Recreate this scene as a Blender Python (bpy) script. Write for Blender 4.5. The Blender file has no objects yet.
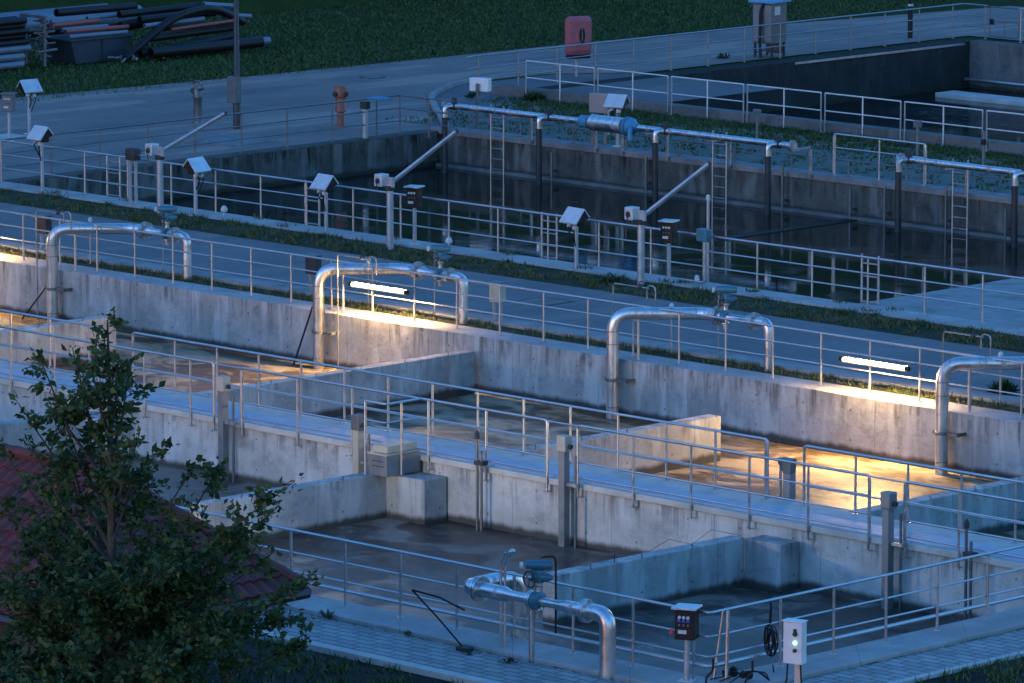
import bpy, bmesh, math, random
import numpy as np
from mathutils import Vector, Matrix
random.seed(7); RNG = np.random.default_rng(11)
S = bpy.context.scene
COL = S.collection
R = math.radians

# ------------------------------------------------------------------ mesh builder
class MB:
    """collects shapes; build() links them as ONE mesh object"""
    def __init__(self): self.v = []; self.f = []; self.s = []
    def add(self, vs, fs, smooth=False):
        o = len(self.v); self.v += [tuple(p) for p in vs]
        for f in fs: self.f.append(tuple(i + o for i in f)); self.s.append(smooth)
        return self
    def box(self, x0, x1, y0, y1, z0, z1, b=0.0, M=None):
        if b <= 0:
            vs = [(x, y, z) for z in (z0, z1) for y in (y0, y1) for x in (x0, x1)]
            fs = [(0, 2, 3, 1), (4, 5, 7, 6), (0, 1, 5, 4), (2, 6, 7, 3), (0, 4, 6, 2), (1, 3, 7, 5)]
        else:
            bm = bmesh.new(); bmesh.ops.create_cube(bm, size=1)
            for v in bm.verts:
                v.co = Vector((x0 + (v.co.x + .5) * (x1 - x0), y0 + (v.co.y + .5) * (y1 - y0), z0 + (v.co.z + .5) * (z1 - z0)))
            bmesh.ops.bevel(bm, geom=bm.edges[:], offset=b, segments=2, affect='EDGES', profile=.5)
            bm.verts.index_update(); vs = [v.co.copy() for v in bm.verts]; fs = [[v.index for v in f.verts] for f in bm.faces]; bm.free()
        if M: vs = [M @ Vector(p) for p in vs]
        return self.add(vs, fs)
    def tube(self, pts, r, n=10, cap=True):
        pts = [Vector(p) for p in pts]; N = len(pts)
        rr = r if isinstance(r, (list, tuple)) else [r] * N
        T = []
        for i in range(N):
            a = pts[max(i - 1, 0)]; c = pts[min(i + 1, N - 1)]; T.append((c - a).normalized())
        up = Vector((0, 0, 1)) if abs(T[0].z) < .9 else Vector((1, 0, 0))
        nrm = (up - T[0] * up.dot(T[0])).normalized()
        vs = []
        for i in range(N):
            nrm = (nrm - T[i] * nrm.dot(T[i])).normalized(); bn = T[i].cross(nrm)
            for k in range(n):
                a = 2 * math.pi * k / n
                vs.append(pts[i] + (nrm * math.cos(a) + bn * math.sin(a)) * rr[i])
        fs = [(i * n + k, i * n + (k + 1) % n, (i + 1) * n + (k + 1) % n, (i + 1) * n + k) for i in range(N - 1) for k in range(n)]
        self.add(vs, fs, True)
        if cap:
            o = len(self.v) - len(vs)
            self.f += [tuple(o + k for k in reversed(range(n))), tuple(o + (N - 1) * n + k for k in range(n))]; self.s += [False, False]
        return self
    def lathe(self, prof, n=16, M=None):
        """profile [(r,z)] spun about z"""
        vs = []
        for r, z in prof:
            for k in range(n):
                a = 2 * math.pi * k / n; vs.append(Vector((r * math.cos(a), r * math.sin(a), z)))
        if M: vs = [M @ p for p in vs]
        fs = [(i * n + k, i * n + (k + 1) % n, (i + 1) * n + (k + 1) % n, (i + 1) * n + k) for i in range(len(prof) - 1) for k in range(n)]
        fs += [tuple(reversed(range(n))), tuple((len(prof) - 1) * n + k for k in range(n))]
        return self.add(vs, fs, True)
    def prism(self, poly, z0, z1, M=None):
        n = len(poly); vs = [Vector((x, y, z0)) for x, y in poly] + [Vector((x, y, z1)) for x, y in poly]
        if M: vs = [M @ p for p in vs]
        fs = [tuple(reversed(range(n))), tuple(range(n, 2 * n))] + [(k, (k + 1) % n, n + (k + 1) % n, n + k) for k in range(n)]
        return self.add(vs, fs)
    def build(self, name, m, parent=None, loc=(0, 0, 0), rz=0):
        me = bpy.data.meshes.new(name); me.from_pydata(self.v, [], self.f)
        me.polygons.foreach_set('use_smooth', self.s)
        me.materials.append(m); me.update()
        bm = bmesh.new(); bm.from_mesh(me); bmesh.ops.recalc_face_normals(bm, faces=bm.faces[:]); bm.to_mesh(me); bm.free()
        if any(self.s) and not all(self.s): me.set_sharp_from_angle(angle=R(40))
        elif any(self.s): me.set_sharp_from_angle(angle=R(50))
        o = bpy.data.objects.new(name, me); COL.objects.link(o)
        o.location = loc; o.rotation_euler.z = rz
        if parent: o.parent = parent
        return o

def raw_mesh(name, V, F, m, parent=None, k=3):
    """fast path for very many faces: V (n,3) array, F (m,k) array"""
    me = bpy.data.meshes.new(name); n = len(V); q = len(F)
    me.vertices.add(n); me.vertices.foreach_set('co', np.asarray(V, np.float32).ravel())
    me.loops.add(q * k); me.loops.foreach_set('vertex_index', np.asarray(F, np.int32).ravel())
    me.polygons.add(q); me.polygons.foreach_set('loop_start', np.arange(0, q * k, k, dtype=np.int32))
    me.polygons.foreach_set('loop_total', np.full(q, k, np.int32))
    me.materials.append(m); me.update(calc_edges=True); me.validate()
    o = bpy.data.objects.new(name, me); COL.objects.link(o)
    if parent: o.parent = parent
    return o

def fillet(pts, rad, n=7):
    pts = [Vector(p) for p in pts]; out = [pts[0]]
    for i in range(1, len(pts) - 1):
        a = (pts[i - 1] - pts[i]); c = (pts[i + 1] - pts[i]); r = min(rad, a.length * .499, c.length * .499)
        p = pts[i] + a.normalized() * r; q = pts[i] + c.normalized() * r
        for k in range(n + 1):
            t = k / n; out.append(p * (1 - t) ** 2 + pts[i] * 2 * t * (1 - t) + q * t * t)
    out.append(pts[-1]); return out

def tag(o, label=None, cat=None, group=None, kind=None):
    if label: o['label'] = label
    if cat: o['category'] = cat
    if group: o['group'] = group
    if kind: o['kind'] = kind
    return o
def thing(name, label, cat, loc=(0, 0, 0), rz=0, group=None):
    o = bpy.data.objects.new(name, None); COL.objects.link(o); o.empty_display_size = .3
    o.location = loc; o.rotation_euler.z = rz
    return tag(o, label, cat, group)
def dup_part(p, parent, loc=None):
    c = p.copy(); COL.objects.link(c); c.parent = parent
    if loc is not None: c.location = loc
    return c
def dup(root, loc, label, rz=None):
    r = root.copy(); COL.objects.link(r); r.location = loc; r['label'] = label
    if rz is not None: r.rotation_euler.z = rz
    for ch in list(root.children):
        c = ch.copy(); COL.objects.link(c); c.parent = r
        for g in ch.children:
            d = g.copy(); COL.objects.link(d); d.parent = c
    return r
def RX(a): return Matrix.Rotation(a, 4, 'X')
def RY(a): return Matrix.Rotation(a, 4, 'Y')
def RZ(a): return Matrix.Rotation(a, 4, 'Z')
def TR(x, y, z): return Matrix.Translation((x, y, z))

# ------------------------------------------------------------------ materials
class NT:
    def __init__(self, name):
        self.m = bpy.data.materials.new(name); self.m.use_nodes = True
        self.t = self.m.node_tree; self.t.nodes.clear()
        self.out = self.n('ShaderNodeOutputMaterial'); self.b = self.n('ShaderNodeBsdfPrincipled')
        self.l(self.b.outputs[0], self.out.inputs[0])
    def n(self, typ, **kw):
        x = self.t.nodes.new(typ)
        for k, v in kw.items(): setattr(x, k, v)
        return x
    def l(self, a, b): self.t.links.new(a, b)
    def put(self, sock, v):
        if hasattr(v, 'links'): self.l(v, sock)
        elif isinstance(v, (tuple, list)) and len(v) == 3 and sock.type == 'RGBA': sock.default_value = (*v, 1)
        else: sock.default_value = v
    def pos(self):
        return self.n('ShaderNodeNewGeometry').outputs['Position']
    def scale(self, v, s):
        x = self.n('ShaderNodeVectorMath', operation='MULTIPLY'); self.l(v, x.inputs[0]); x.inputs[1].default_value = s; return x.outputs[0]
    def noise(self, v, sc, det=4, rough=.55, dist=0):
        x = self.n('ShaderNodeTexNoise'); self.l(v, x.inputs['Vector']); x.inputs['Scale'].default_value = sc
        x.inputs['Detail'].default_value = det; x.inputs['Roughness'].default_value = rough; x.inputs['Distortion'].default_value = dist
        return x.outputs[0]
    def ramp(self, v, a, b, lo=0, hi=1, smooth=True):
        x = self.n('ShaderNodeMapRange', interpolation_type='SMOOTHSTEP' if smooth else 'LINEAR'); self.l(v, x.inputs[0])
        for i, q in enumerate((a, b, lo, hi)): x.inputs[i + 1].default_value = q
        return x.outputs[0]
    def math(self, op, a, b=0.0):
        x = self.n('ShaderNodeMath', operation=op); self.put(x.inputs[0], a); self.put(x.inputs[1], b); return x.outputs[0]
    def mix(self, f, a, b, mode='MIX'):
        x = self.n('ShaderNodeMix', data_type='RGBA', blend_type=mode); self.put(x.inputs[0], f); self.put(x.inputs[6], a); self.put(x.inputs[7], b); return x.outputs[2]
    def sep(self, v):
        x = self.n('ShaderNodeSeparateXYZ'); self.l(v, x.inputs[0]); return x.outputs
    def bump(self, h, st, dist=.02):
        x = self.n('ShaderNodeBump'); x.inputs['Strength'].default_value = st; x.inputs['Distance'].default_value = dist; self.l(h, x.inputs['Height'])
        self.l(x.outputs[0], self.b.inputs['Normal'])
    def set(self, **kw):
        for k, v in kw.items(): self.put(self.b.inputs[k.replace('_', ' ')], v)
        return self

def concrete(name, col, water_z=-1.2, dark=.35, joint=2.6, streak=.6, moss=0.0, pl=.4):
    t = NT(name); p = t.pos(); x, y, z = t.sep(p)
    big = t.noise(p, .7, 6, .6); fine = t.noise(p, 9, 5, .65)
    st = t.noise(t.scale(p, (2.6, 2.6, .30)), 1.0, 7, .68, .4)
    patch = t.noise(p, 1.3, 5, .65)
    band = t.noise(t.scale(p, (1.7, 1.7, 2.6)), 1.0, 7, .75)
    st2 = t.noise(t.scale(p, (2.2, 2.2, .5)), 1.0, 3, .5)
    c = t.mix(t.ramp(big, .35, .68), tuple(v * .78 for v in col), tuple(v * 1.12 for v in col))
    c = t.mix(t.math('MULTIPLY', t.ramp(fine, .45, .7), .35), c, tuple(v * .6 for v in col))
    # dark run-off streaks hanging from the top edge
    hang = t.math('MULTIPLY', t.math('MULTIPLY', t.ramp(z, -1.0, -.1), t.ramp(st, .5, .64)), t.ramp(patch, .36, .6, .25, 1))
    under = t.math('LESS_THAN', z, -.004)
    hang = t.math('MULTIPLY', t.math('MULTIPLY', hang, under), streak)
    c = t.mix(hang, c, tuple(v * dark for v in col))
    dr = t.noise(t.scale(p, (8, 8, .32)), 1.0, 4, .6)
    drip = t.math('MULTIPLY', t.math('MULTIPLY', t.ramp(z, -.75, -.1), t.ramp(dr, .5, .6)), t.ramp(patch, .42, .55))
    c = t.mix(t.math('MULTIPLY', t.math('MULTIPLY', drip, under), streak * .75), c, tuple(v * .3 for v in col))
    mid = t.math('MULTIPLY', t.math('MULTIPLY', t.ramp(band, .5, .64), t.ramp(t.math('ABSOLUTE', t.math('ADD', z, .62)), .55, .12)), .42)
    c = t.mix(t.math('MULTIPLY', mid, under), c, tuple(v * .42 for v in col))
    pale = t.math('MULTIPLY', t.math('MULTIPLY', t.ramp(st2, .5, .66), under), pl)
    c = t.mix(pale, c, tuple(min(.6, v * (1.3 + pl * .5)) for v in col))
    # wet growth just above the water line
    wl = t.math('ADD', t.math('MULTIPLY', st, .22), t.math('SUBTRACT', water_z, .02))
    wet = t.math('LESS_THAN', z, wl)
    wet = t.ramp(t.math('SUBTRACT', z, wl), -.03, .10, .9, 0)
    c = t.mix(wet, c, (.035, .034, .026))
    if moss: c = t.mix(t.math('MULTIPLY', t.ramp(t.noise(p, 1.6, 6, .7), .5, .68), moss), c, (.05, .055, .03))
    # tie holes of the shuttering
    fx = t.math('ABSOLUTE', t.math('SUBTRACT', t.math('FRACT', t.math('DIVIDE', t.math('ADD', x, y), 1.3)), .5)); fz = t.math('ABSOLUTE', t.math('SUBTRACT', t.math('FRACT', t.math('DIVIDE', z, .62)), .5))
    hole = t.math('MULTIPLY', t.math('MULTIPLY', t.math('LESS_THAN', fx, .016), t.math('LESS_THAN', fz, .034)), under)
    c = t.mix(t.math('MULTIPLY', hole, .7), c, tuple(v * .2 for v in col))
    # fine rust runs
    ru = t.noise(t.scale(p, (1.1, 1.1, .12)), 1.0, 4, .6)
    c = t.mix(t.math('MULTIPLY', t.math('MULTIPLY', t.ramp(ru, .66, .74), under), .45), c, (.16, .085, .045))
    # shuttering joints
    fr = t.math('FRACT', t.math('DIVIDE', t.math('ADD', x, y), joint))
    jo = t.math('MULTIPLY', t.math('LESS_THAN', fr, .008), .45)
    c = t.mix(jo, c, tuple(v * .35 for v in col))
    t.set(Base_Color=c, Roughness=t.ramp(big, .3, .7, .75, .95)); t.b.inputs['Specular IOR Level'].default_value = .1
    t.bump(t.math('ADD', fine, st), .5, .012)
    return t.m

def plain(name, col, rough=.5, metal=0.0, var=.18, sc=6, bump=0, spec=.5, dirt=0):
    t = NT(name); p = t.n('ShaderNodeTexCoord').outputs['Object']
    g = t.pos(); n = t.noise(g, sc, 5, .6)
    c = t.mix(t.ramp(n, .3, .7), tuple(v * (1 - var) for v in col), tuple(min(1, v * (1 + var)) for v in col))
    if dirt: c = t.mix(t.math('MULTIPLY', t.ramp(t.noise(g, sc * .5, 6, .7), .48, .66), dirt), c, (.05, .045, .035))
    t.set(Base_Color=c, Roughness=t.ramp(n, .3, .7, max(.03, rough - .08), min(1, rough + .1)), Metallic=metal); t.b.inputs['Specular IOR Level'].default_value = spec
    if bump: t.bump(n, bump, .01)
    return t.m

def asphalt(name, col, patch=0):
    t = NT(name); p = t.pos(); big = t.noise(p, .35, 5, .6); fine = t.noise(p, 30, 3, .7); mid = t.noise(t.scale(p, (.25, 1.6, 1)), 1.0, 5, .6)
    c = t.mix(t.ramp(big, .3, .7), tuple(v * .82 for v in col), tuple(v * 1.15 for v in col))
    c = t.mix(t.math('MULTIPLY', t.ramp(mid, .5, .72), .45), c, tuple(v * .62 for v in col))
    c = t.mix(t.math('MULTIPLY', t.ramp(fine, .5, .75), .4), c, tuple(v * .6 for v in col))
    bands = t.noise(t.scale(p, (.55, .10, 1)), 1.0, 4, .55)
    c = t.mix(t.math('MULTIPLY', t.ramp(bands, .54, .62), patch), c, (.32, .23, .185)); c = t.mix(t.math('MULTIPLY', t.ramp(bands, .42, .36), patch * .6), c, (.10, .085, .08))
    v = t.n('ShaderNodeTexVoronoi', feature='DISTANCE_TO_EDGE'); t.l(t.scale(p, (.28, .28, .28)), v.inputs['Vector']); 
    cr = t.math('MULTIPLY', t.math('LESS_THAN', v.outputs[0], .004), .5)
    c = t.mix(cr, c, tuple(v_ * .35 for v_ in col))
    t.set(Base_Color=c, Roughness=.85); t.bump(fine, .35, .01); return t.m

def pavers(name, col, ang, w=.24, h=.16):
    t = NT(name); p = t.pos()
    m = t.n('ShaderNodeMapping'); t.l(p, m.inputs[0]); m.inputs['Rotation'].default_value = (0, 0, ang)
    b = t.n('ShaderNodeTexBrick'); t.l(m.outputs[0], b.inputs['Vector']); b.inputs['Scale'].default_value = 1
    b.inputs['Mortar Size'].default_value = .013; b.inputs['Brick Width'].default_value = w; b.inputs['Row Height'].default_value = h
    b.inputs['Color1'].default_value = (*[v * .8 for v in col], 1); b.inputs['Color2'].default_value = (*[v * 1.15 for v in col], 1); b.inputs['Mortar'].default_value = (.05, .05, .045, 1)
    b.inputs['Bias'].default_value = 0
    n = t.noise(p, 1.2, 6, .65); f = t.noise(p, 18, 4, .6)
    c = t.mix(t.math('MULTIPLY', t.ramp(n, .45, .7), .5), b.outputs[0], tuple(v * .45 for v in col))
    c = t.mix(t.math('MULTIPLY', t.ramp(f, .5, .75), .35), c, tuple(v * .5 for v in col))
    t.set(Base_Color=c, Roughness=.8); t.bump(t.math('SUBTRACT', t.math('MULTIPLY', f, .25), b.outputs[1]), .7, .015); return t.m

def water(name, deep, foam, amount, rough, bump, sc=.5, spec=.5, net=.75, fi=.35):
    t = NT(name); p = t.pos()
    w = t.noise(t.scale(p, (.55, .55, .55)), 1.0, 3, .5)
    d = t.n('ShaderNodeVectorMath', operation='ADD'); 
    wc = t.n('ShaderNodeTexNoise'); t.l(p, wc.inputs['Vector']); wc.inputs['Scale'].default_value = .45; wc.inputs['Detail'].default_value = 2
    sv = t.n('ShaderNodeVectorMath', operation='SCALE'); t.l(wc.outputs['Color'], sv.inputs[0]); sv.inputs['Scale'].default_value = 3.2
    t.l(p, d.inputs[0]); t.l(sv.outputs[0], d.inputs[1])
    sw = t.noise(t.scale(d.outputs[0], (sc * .55, sc * 1.5, 1)), 1.0, 6, .62, .6)
    fine = t.noise(t.scale(d.outputs[0], (2.2, 4.5, 1)), 1.0, 5, .6, .3)
    vn = t.n('ShaderNodeTexVoronoi', feature='DISTANCE_TO_EDGE'); t.l(t.scale(d.outputs[0], (.42, .8, 1)), vn.inputs['Vector'])
    lines = t.math('MULTIPLY', t.ramp(vn.outputs[0], .09, .0), t.ramp(fine, .4, .62))
    f0 = t.math('ADD', t.math('MULTIPLY', t.ramp(sw, .45, .62), .8), t.math('MULTIPLY', lines, net))
    f = t.math('MULTIPLY', t.math('ADD', f0, t.math('MULTIPLY', t.ramp(fine, .5, .72), fi)), amount)
    c = t.mix(f, deep, foam)
    t.set(Base_Color=c, Roughness=t.math('ADD', t.math('MULTIPLY', f, .35), rough)); t.b.inputs['IOR'].default_value = 1.33; t.b.inputs['Specular IOR Level'].default_value = spec
    rip = t.noise(t.scale(d.outputs[0], (1.3, 3.2, 1)), 1.0, 4, .6)
    t.bump(t.math('ADD', rip, t.math('MULTIPLY', sw, .8)), bump, .05); return t.m

def grass_ground(name, a, b, c3):
    t = NT(name); p = t.pos(); n = t.noise(p, .5, 6, .65); f = t.noise(p, 9, 5, .7)
    c = t.mix(t.ramp(n, .3, .7), a, b); c = t.mix(t.math('MULTIPLY', t.ramp(f, .45, .7), .6), c, c3)
    t.set(Base_Color=c, Roughness=1); t.b.inputs['Specular IOR Level'].default_value = .1; t.bump(f, .8, .04); return t.m

def leafy(name, a, b, trans=.25, sc=2.0):
    t = NT(name); p = t.pos(); n = t.noise(p, sc, 4, .6)
    ri = t.n('ShaderNodeNewGeometry').outputs['Random Per Island']
    c = t.mix(t.ramp(t.math('ADD', t.math('MULTIPLY', n, .6), t.math('MULTIPLY', ri, .4)), .3, .7), a, b)
    t.set(Base_Color=c, Roughness=.6); t.b.inputs['Specular IOR Level'].default_value = .3
    if trans:
        tr = t.n('ShaderNodeBsdfTranslucent'); t.put(tr.inputs[0], c); mx = t.n('ShaderNodeMixShader'); mx.inputs[0].default_value = trans
        t.l(t.b.outputs[0], mx.inputs[1]); t.l(tr.outputs[0], mx.inputs[2]); t.l(mx.outputs[0], t.out.inputs[0])
    return t.m

def emit(name, col, st):
    t = NT(name); t.set(Base_Color=(.8, .8, .75)); t.b.inputs['Emission Color'].default_value = (*col, 1); t.b.inputs['Emission Strength'].default_value = st; return t.m

M_con = concrete('concrete_weathered', (.37, .36, .345), streak=.9, pl=.5)
M_con2 = concrete('concrete_walkway', (.48, .46, .43), streak=.9, pl=.4)
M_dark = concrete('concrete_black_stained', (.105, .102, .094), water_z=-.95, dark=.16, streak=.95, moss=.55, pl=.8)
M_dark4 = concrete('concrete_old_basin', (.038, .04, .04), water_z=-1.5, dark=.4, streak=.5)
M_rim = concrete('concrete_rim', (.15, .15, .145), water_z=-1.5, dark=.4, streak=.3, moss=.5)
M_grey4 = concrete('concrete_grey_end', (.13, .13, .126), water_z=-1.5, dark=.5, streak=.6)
M_kerb = plain('kerb_stone', (.28, .275, .265), .85, 0, .2, 3, .3, .2, .5)
M_stone = plain('grey_coping', (.2, .2, .2), .85, 0, .25, 3, .2, .2, .5)
M_ledge = plain('wet_ledge', (.13, .135, .13), .7, 0, .3, 3, .2, .3, .5)
M_pale = plain('pale_concrete_edge', (.46, .445, .41), .85, 0, .15, 3, .2, .2, .3)
M_asph = asphalt('asphalt_road', (.165, .145, .138), .3)
M_asph2 = asphalt('asphalt_yard', (.20, .155, .135), .85)
M_pave = pavers('paving_stones', (.30, .295, .285), R(0), .42, .2)
M_cobble = pavers('cobble_strip', (.105, .115, .085), R(30), .3, .2)
M_gravel = grass_ground('gravel_soil', (.018, .02, .014), (.05, .046, .038), (.008, .012, .005))
M_bed = asphalt('bed_paving', (.12, .112, .11), .3)
M_soil = grass_ground('grass_soil', (.022, .038, .009), (.038, .058, .014), (.010, .018, .006))
M_soil2 = grass_ground('strip_soil', (.035, .04, .02), (.085, .075, .05), (.018, .028, .009))
M_grass = leafy('grass_blades', (.026, .050, .008), (.07, .10, .02), 0, 1.2)
M_dry = leafy('strip_grass_blades', (.03, .065, .012), (.13, .115, .045), 0, 1.5)
M_leaf = leafy('tree_leaves', (.022, .050, .014), (.062, .108, .034), .28, 1.1)
M_shrub = leafy('shrub_leaves', (.02, .045, .016), (.05, .08, .028), .2, 4)
M_bark = plain('bark', (.06, .05, .04), .9, 0, .3, 9, .6, .2)
M_galv = plain('galvanised_steel', (.40, .41, .42), .40, .85, .14, 7, 0, .5, .15)
M_old = plain('aged_galvanised_steel', (.17, .18, .185), .5, .75, .2, 6, 0, .5, .35)
def steel_pipe(name):
    t = NT(name); p = t.pos(); n = t.noise(p, 2.5, 5, .6); v = t.noise(t.scale(p, (9, 9, .8)), 1.0, 5, .65); f = t.noise(p, 14, 4, .6)
    c = t.mix(t.ramp(n, .3, .7), (.52, .52, .53), (.66, .66, .66)); st = t.math('MULTIPLY', t.ramp(v, .5, .64), .55); c = t.mix(st, c, (.13, .12, .105)); c = t.mix(t.math('MULTIPLY', t.ramp(f, .58, .7), .35), c, (.2, .15, .1))
    t.set(Base_Color=c, Metallic=t.math('SUBTRACT', 1.0, t.math('MULTIPLY', st, .8)), Roughness=t.math('ADD', t.ramp(n, .3, .7, .27, .42), t.math('MULTIPLY', st, .4))); return t.m
M_old2 = plain('dull_galvanised_steel', (.26, .27, .28), .45, .8, .2, 6, 0, .5, .2)
M_sst = steel_pipe('stainless_pipe')
M_zinc = plain('zinc_post', (.40, .41, .42), .5, .6, .14, 5, 0, .5, .1)
M_black = plain('black_plastic', (.009, .009, .010), .5, 0, .2, 5, 0, .3)
M_rust = plain('dark_pipe_coating', (.035, .033, .035), .5, .2, .3, 5, 0, .5, .3)
M_blue = plain('blue_paint', (.05, .19, .31), .4, 0, .15, 6)
M_teal = plain('actuator_paint', (.035, .14, .19), .4, .1, .15, 6)
M_hood = plain('white_hood_sheet', (.50, .53, .54), .35, .3, .1, 4)
M_box = plain('light_grey_cabinet', (.62, .64, .63), .45, 0, .06, 5)
M_grey = plain('grey_cabinet', (.12, .125, .13), .5, .1, .12, 5)
M_beige = plain('beige_housing', (.42, .38, .29), .5, 0, .12, 6, 0, .4, .2)
M_col = plain('penstock_column', (.21, .225, .235), .5, .5, .16, 4, 0, .5, .25)
M_darkpole = plain('dark_painted_pole', (.03, .034, .04), .5, 0, .1, 4)
M_cover = plain('cover_plate_sky_sheen', (.34, .41, .48), .6, 0, .12, 2.5, .1, .3, .35)  # blue sheen of the sky is put into the plate colour
M_roofblue = plain('light_blue_roof', (.08, .30, .48), .5, 0, .1, 4)
M_red = plain('red_plastic', (.36, .09, .10), .5, 0, .12, 4, 0, .4)
M_orange = plain('hydrant_paint', (.24, .075, .045), .5, 0, .15, 6)
M_white = plain('white_paint', (.5, .5, .48), .5, 0, .06, 6)
M_rail4 = plain('pale_fence_paint', (.62, .62, .60), .5, .3, .1, 6, 0, .5, .15)
M_signblue = plain('sign_blue', (.03, .09, .45), .5, 0, .08, 4)
M_redmark = plain('red_tag', (.5, .05, .05), .5, 0, .08, 4)
M_iron = plain('cast_iron', (.05, .05, .05), .7, .4, .2, 8, .3)
M_bluepipe = plain('pale_blue_plastic_pipe', (.13, .165, .21), .4, 0, .12, 3)
M_redpipe = plain('red_plastic_pipe', (.30, .07, .05), .45, 0, .12, 3)
M_skip = plain('blue_grey_steel', (.035, .05, .068), .6, .3, .2, 3, 0, .4, .4)
M_plaster = plain('plaster', (.16, .155, .145), .85, 0, .1, 3, .2)
M_trim = plain('gutter_dark', (.03, .03, .032), .5, .2)
M_w1 = water('murky_water', (.050, .042, .036), (.25, .215, .18), 1.0, .30, .035, .22, .12, .25, .15)
M_w2 = water('sludge_water', (.085, .058, .034), (.40, .32, .22), 1.0, .45, .45, .5, .3, .25, .35)
M_w3 = water('still_dark_water', (.010, .011, .009), (.024, .023, .017), .4, .04, .03, .3, .5, 0, .1)
M_w4 = water('deep_water', (.008, .01, .011), (.015, .016, .016), .4, .06, .05, .3)
LAMP = 3000.0
M_lamp = emit('lamp_tube', (1.0, .62, .25), LAMP)
M_flood = emit('lamp_tube_bright', (1.0, .86, .70), 2300.0)
def halo(name, col, st, op):
    t = NT(name); e = t.n('ShaderNodeEmission'); e.inputs[0].default_value = (*col, 1); e.inputs[1].default_value = st
    tr = t.n('ShaderNodeBsdfTransparent'); mx = t.n('ShaderNodeMixShader'); mx.inputs[0].default_value = op
    t.l(tr.outputs[0], mx.inputs[1]); t.l(e.outputs[0], mx.inputs[2]); t.l(mx.outputs[0], t.out.inputs[0]); return t.m
M_halo = halo('lamp_halo', (1.0, .66, .22), 1.0, .45)  # soft halo of the lamp, given as weak emission
M_green = emit('indicator_green', (.35, 1.0, .55), 2.0)

# roof tiles: colour varies per tile
def tiles(name):
    t = NT(name); p = t.pos(); n = t.noise(p, 3.0, 5, .6); b = t.noise(p, .6, 4, .6)
    c = t.mix(t.ramp(n, .3, .7), (.062, .015, .016), (.135, .032, .03)); c = t.mix(t.math('MULTIPLY', t.ramp(b, .5, .7), .5), c, (.05, .025, .022))
    t.set(Base_Color=c, Roughness=.75); t.bump(n, .3, .01); return t.m
M_tile = tiles('clay_tiles')

# ------------------------------------------------------------------ the setting
def sheet(name, x0, x1, y0, y1, z, m, kind='structure', nx=1, ny=1):
    b = MB(); b.add([(x0, y0, z), (x1, y0, z), (x1, y1, z), (x0, y1, z)], [(0, 1, 2, 3)])
    o = b.build(name, m); o['kind'] = kind; return o

BX0, BX1 = -27.4, 25.8
HOLES = [(BX0, BX1, -21.5, -10.0), (BX0, BX1, -9.8, .1), (-27.9, 40, 9.0, 25.0), (-33.2, 20, 32.7, 54.1)]
xs = sorted({-500, 500} | {h[i] for h in HOLES for i in (0, 1)}); ys = sorted({-500, 500} | {h[i] for h in HOLES for i in (2, 3)})
g = MB(); idx = {}
def gv(x, y):
    if (x, y) not in idx: idx[(x, y)] = len(g.v); g.v.append((x, y, -.03))
    return idx[(x, y)]
for i in range(len(xs) - 1):
    for j in range(len(ys) - 1):
        cx, cy = (xs[i] + xs[i + 1]) / 2, (ys[j] + ys[j + 1]) / 2
        if any(h[0] < cx < h[1] and h[2] < cy < h[3] for h in HOLES): continue
        g.f.append((gv(xs[i], ys[j]), gv(xs[i + 1], ys[j]), gv(xs[i + 1], ys[j + 1]), gv(xs[i], ys[j + 1]))); g.s.append(False)
g.build('ground', M_soil)['kind'] = 'structure'

# grassy bank added beyond the works, raised so basin water reflects it dark
hb = MB(); nx, ny = 30, 50
for i in range(nx):
    for j in range(ny):
        u = i / (nx - 1); x = -56 - 150 * u; y = -160 + 420 * j / (ny - 1)
        h = 60 * (1 - math.exp(-3.0 * u)) + 1.6 * math.sin(j * .7 + u * 5) * u + 1.2 * math.sin(i * .9 + j * .31) * u
        hb.v.append((x, y, h - .05))
for i in range(nx - 1):
    for j in range(ny - 1):
        hb.f.append((i * ny + j, (i + 1) * ny + j, (i + 1) * ny + j + 1, i * ny + j + 1)); hb.s.append(True)
hb.build('added_bank', M_soil)['kind'] = 'structure'

# roads, paths
rd = MB()
rd.add([(-90, 1.95, 0), (60, 1.95, 0), (60, 6.62, 0), (-28.9, 6.62, 0), (-90, 6.62, 0)], [(0, 1, 2, 3, 4)])
rd.build('service_road', M_asph)['kind'] = 'structure'
yd = MB()
yd.add([(-43.6, 6.62, 0), (-28.3, 6.62, 0), (-28.3, 25.2, 0), (-34.2, 30.6, 0), (-35.3, 32.0, 0), (-36.2, 34.0, 0), (-36.4, 37, 0), (-34.2, 40, 0), (-34.2, 55.4, 0), (-32, 55.4, 0), (30, 55.4, 0), (30, 64, 0), (-39.6, 64, 0), (-41.3, 52, 0), (-41.7, 41.5, 0), (-42.0, 31, 0), (-42.8, 21.3, 0)],
       [tuple(range(17))])
yd.build('access_road', M_asph2)['kind'] = 'structure'
sheet('planting_bed', -35.9, -28.3, 25.2, 40, -.012, M_bed)
sheet('cobble_strip', -28.3, 40, 25.6, 31.5, .0, M_cobble)
sheet('grass_verge', -31, 40, 31.5, 32.5, .004, M_soil2)
sheet('grass_strip', -90, 60, 6.62, 8.35, .0, M_soil2)
sheet('grass_strip.001', -90, 60, .82, 1.34, -.006, M_soil2)
pp = MB()
pp.add([(-5, -24.1, 0), (28.0, -24.1, 0), (28.0, 20, 0), (26.83, 20, 0), (26.83, -22.52, 0), (-5, -22.52, 0)], [(0, 1, 2, 4, 5), (1, 2, 3, 4)])
pp.f = [(0, 1, 4, 5), (1, 2, 3, 4)]; pp.s = [False, False]
pp.build('paved_path', M_pave)['kind'] = 'structure'
sheet('gravel_strip', -5, 60, -60, -24.34, -.008, M_gravel)
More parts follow.
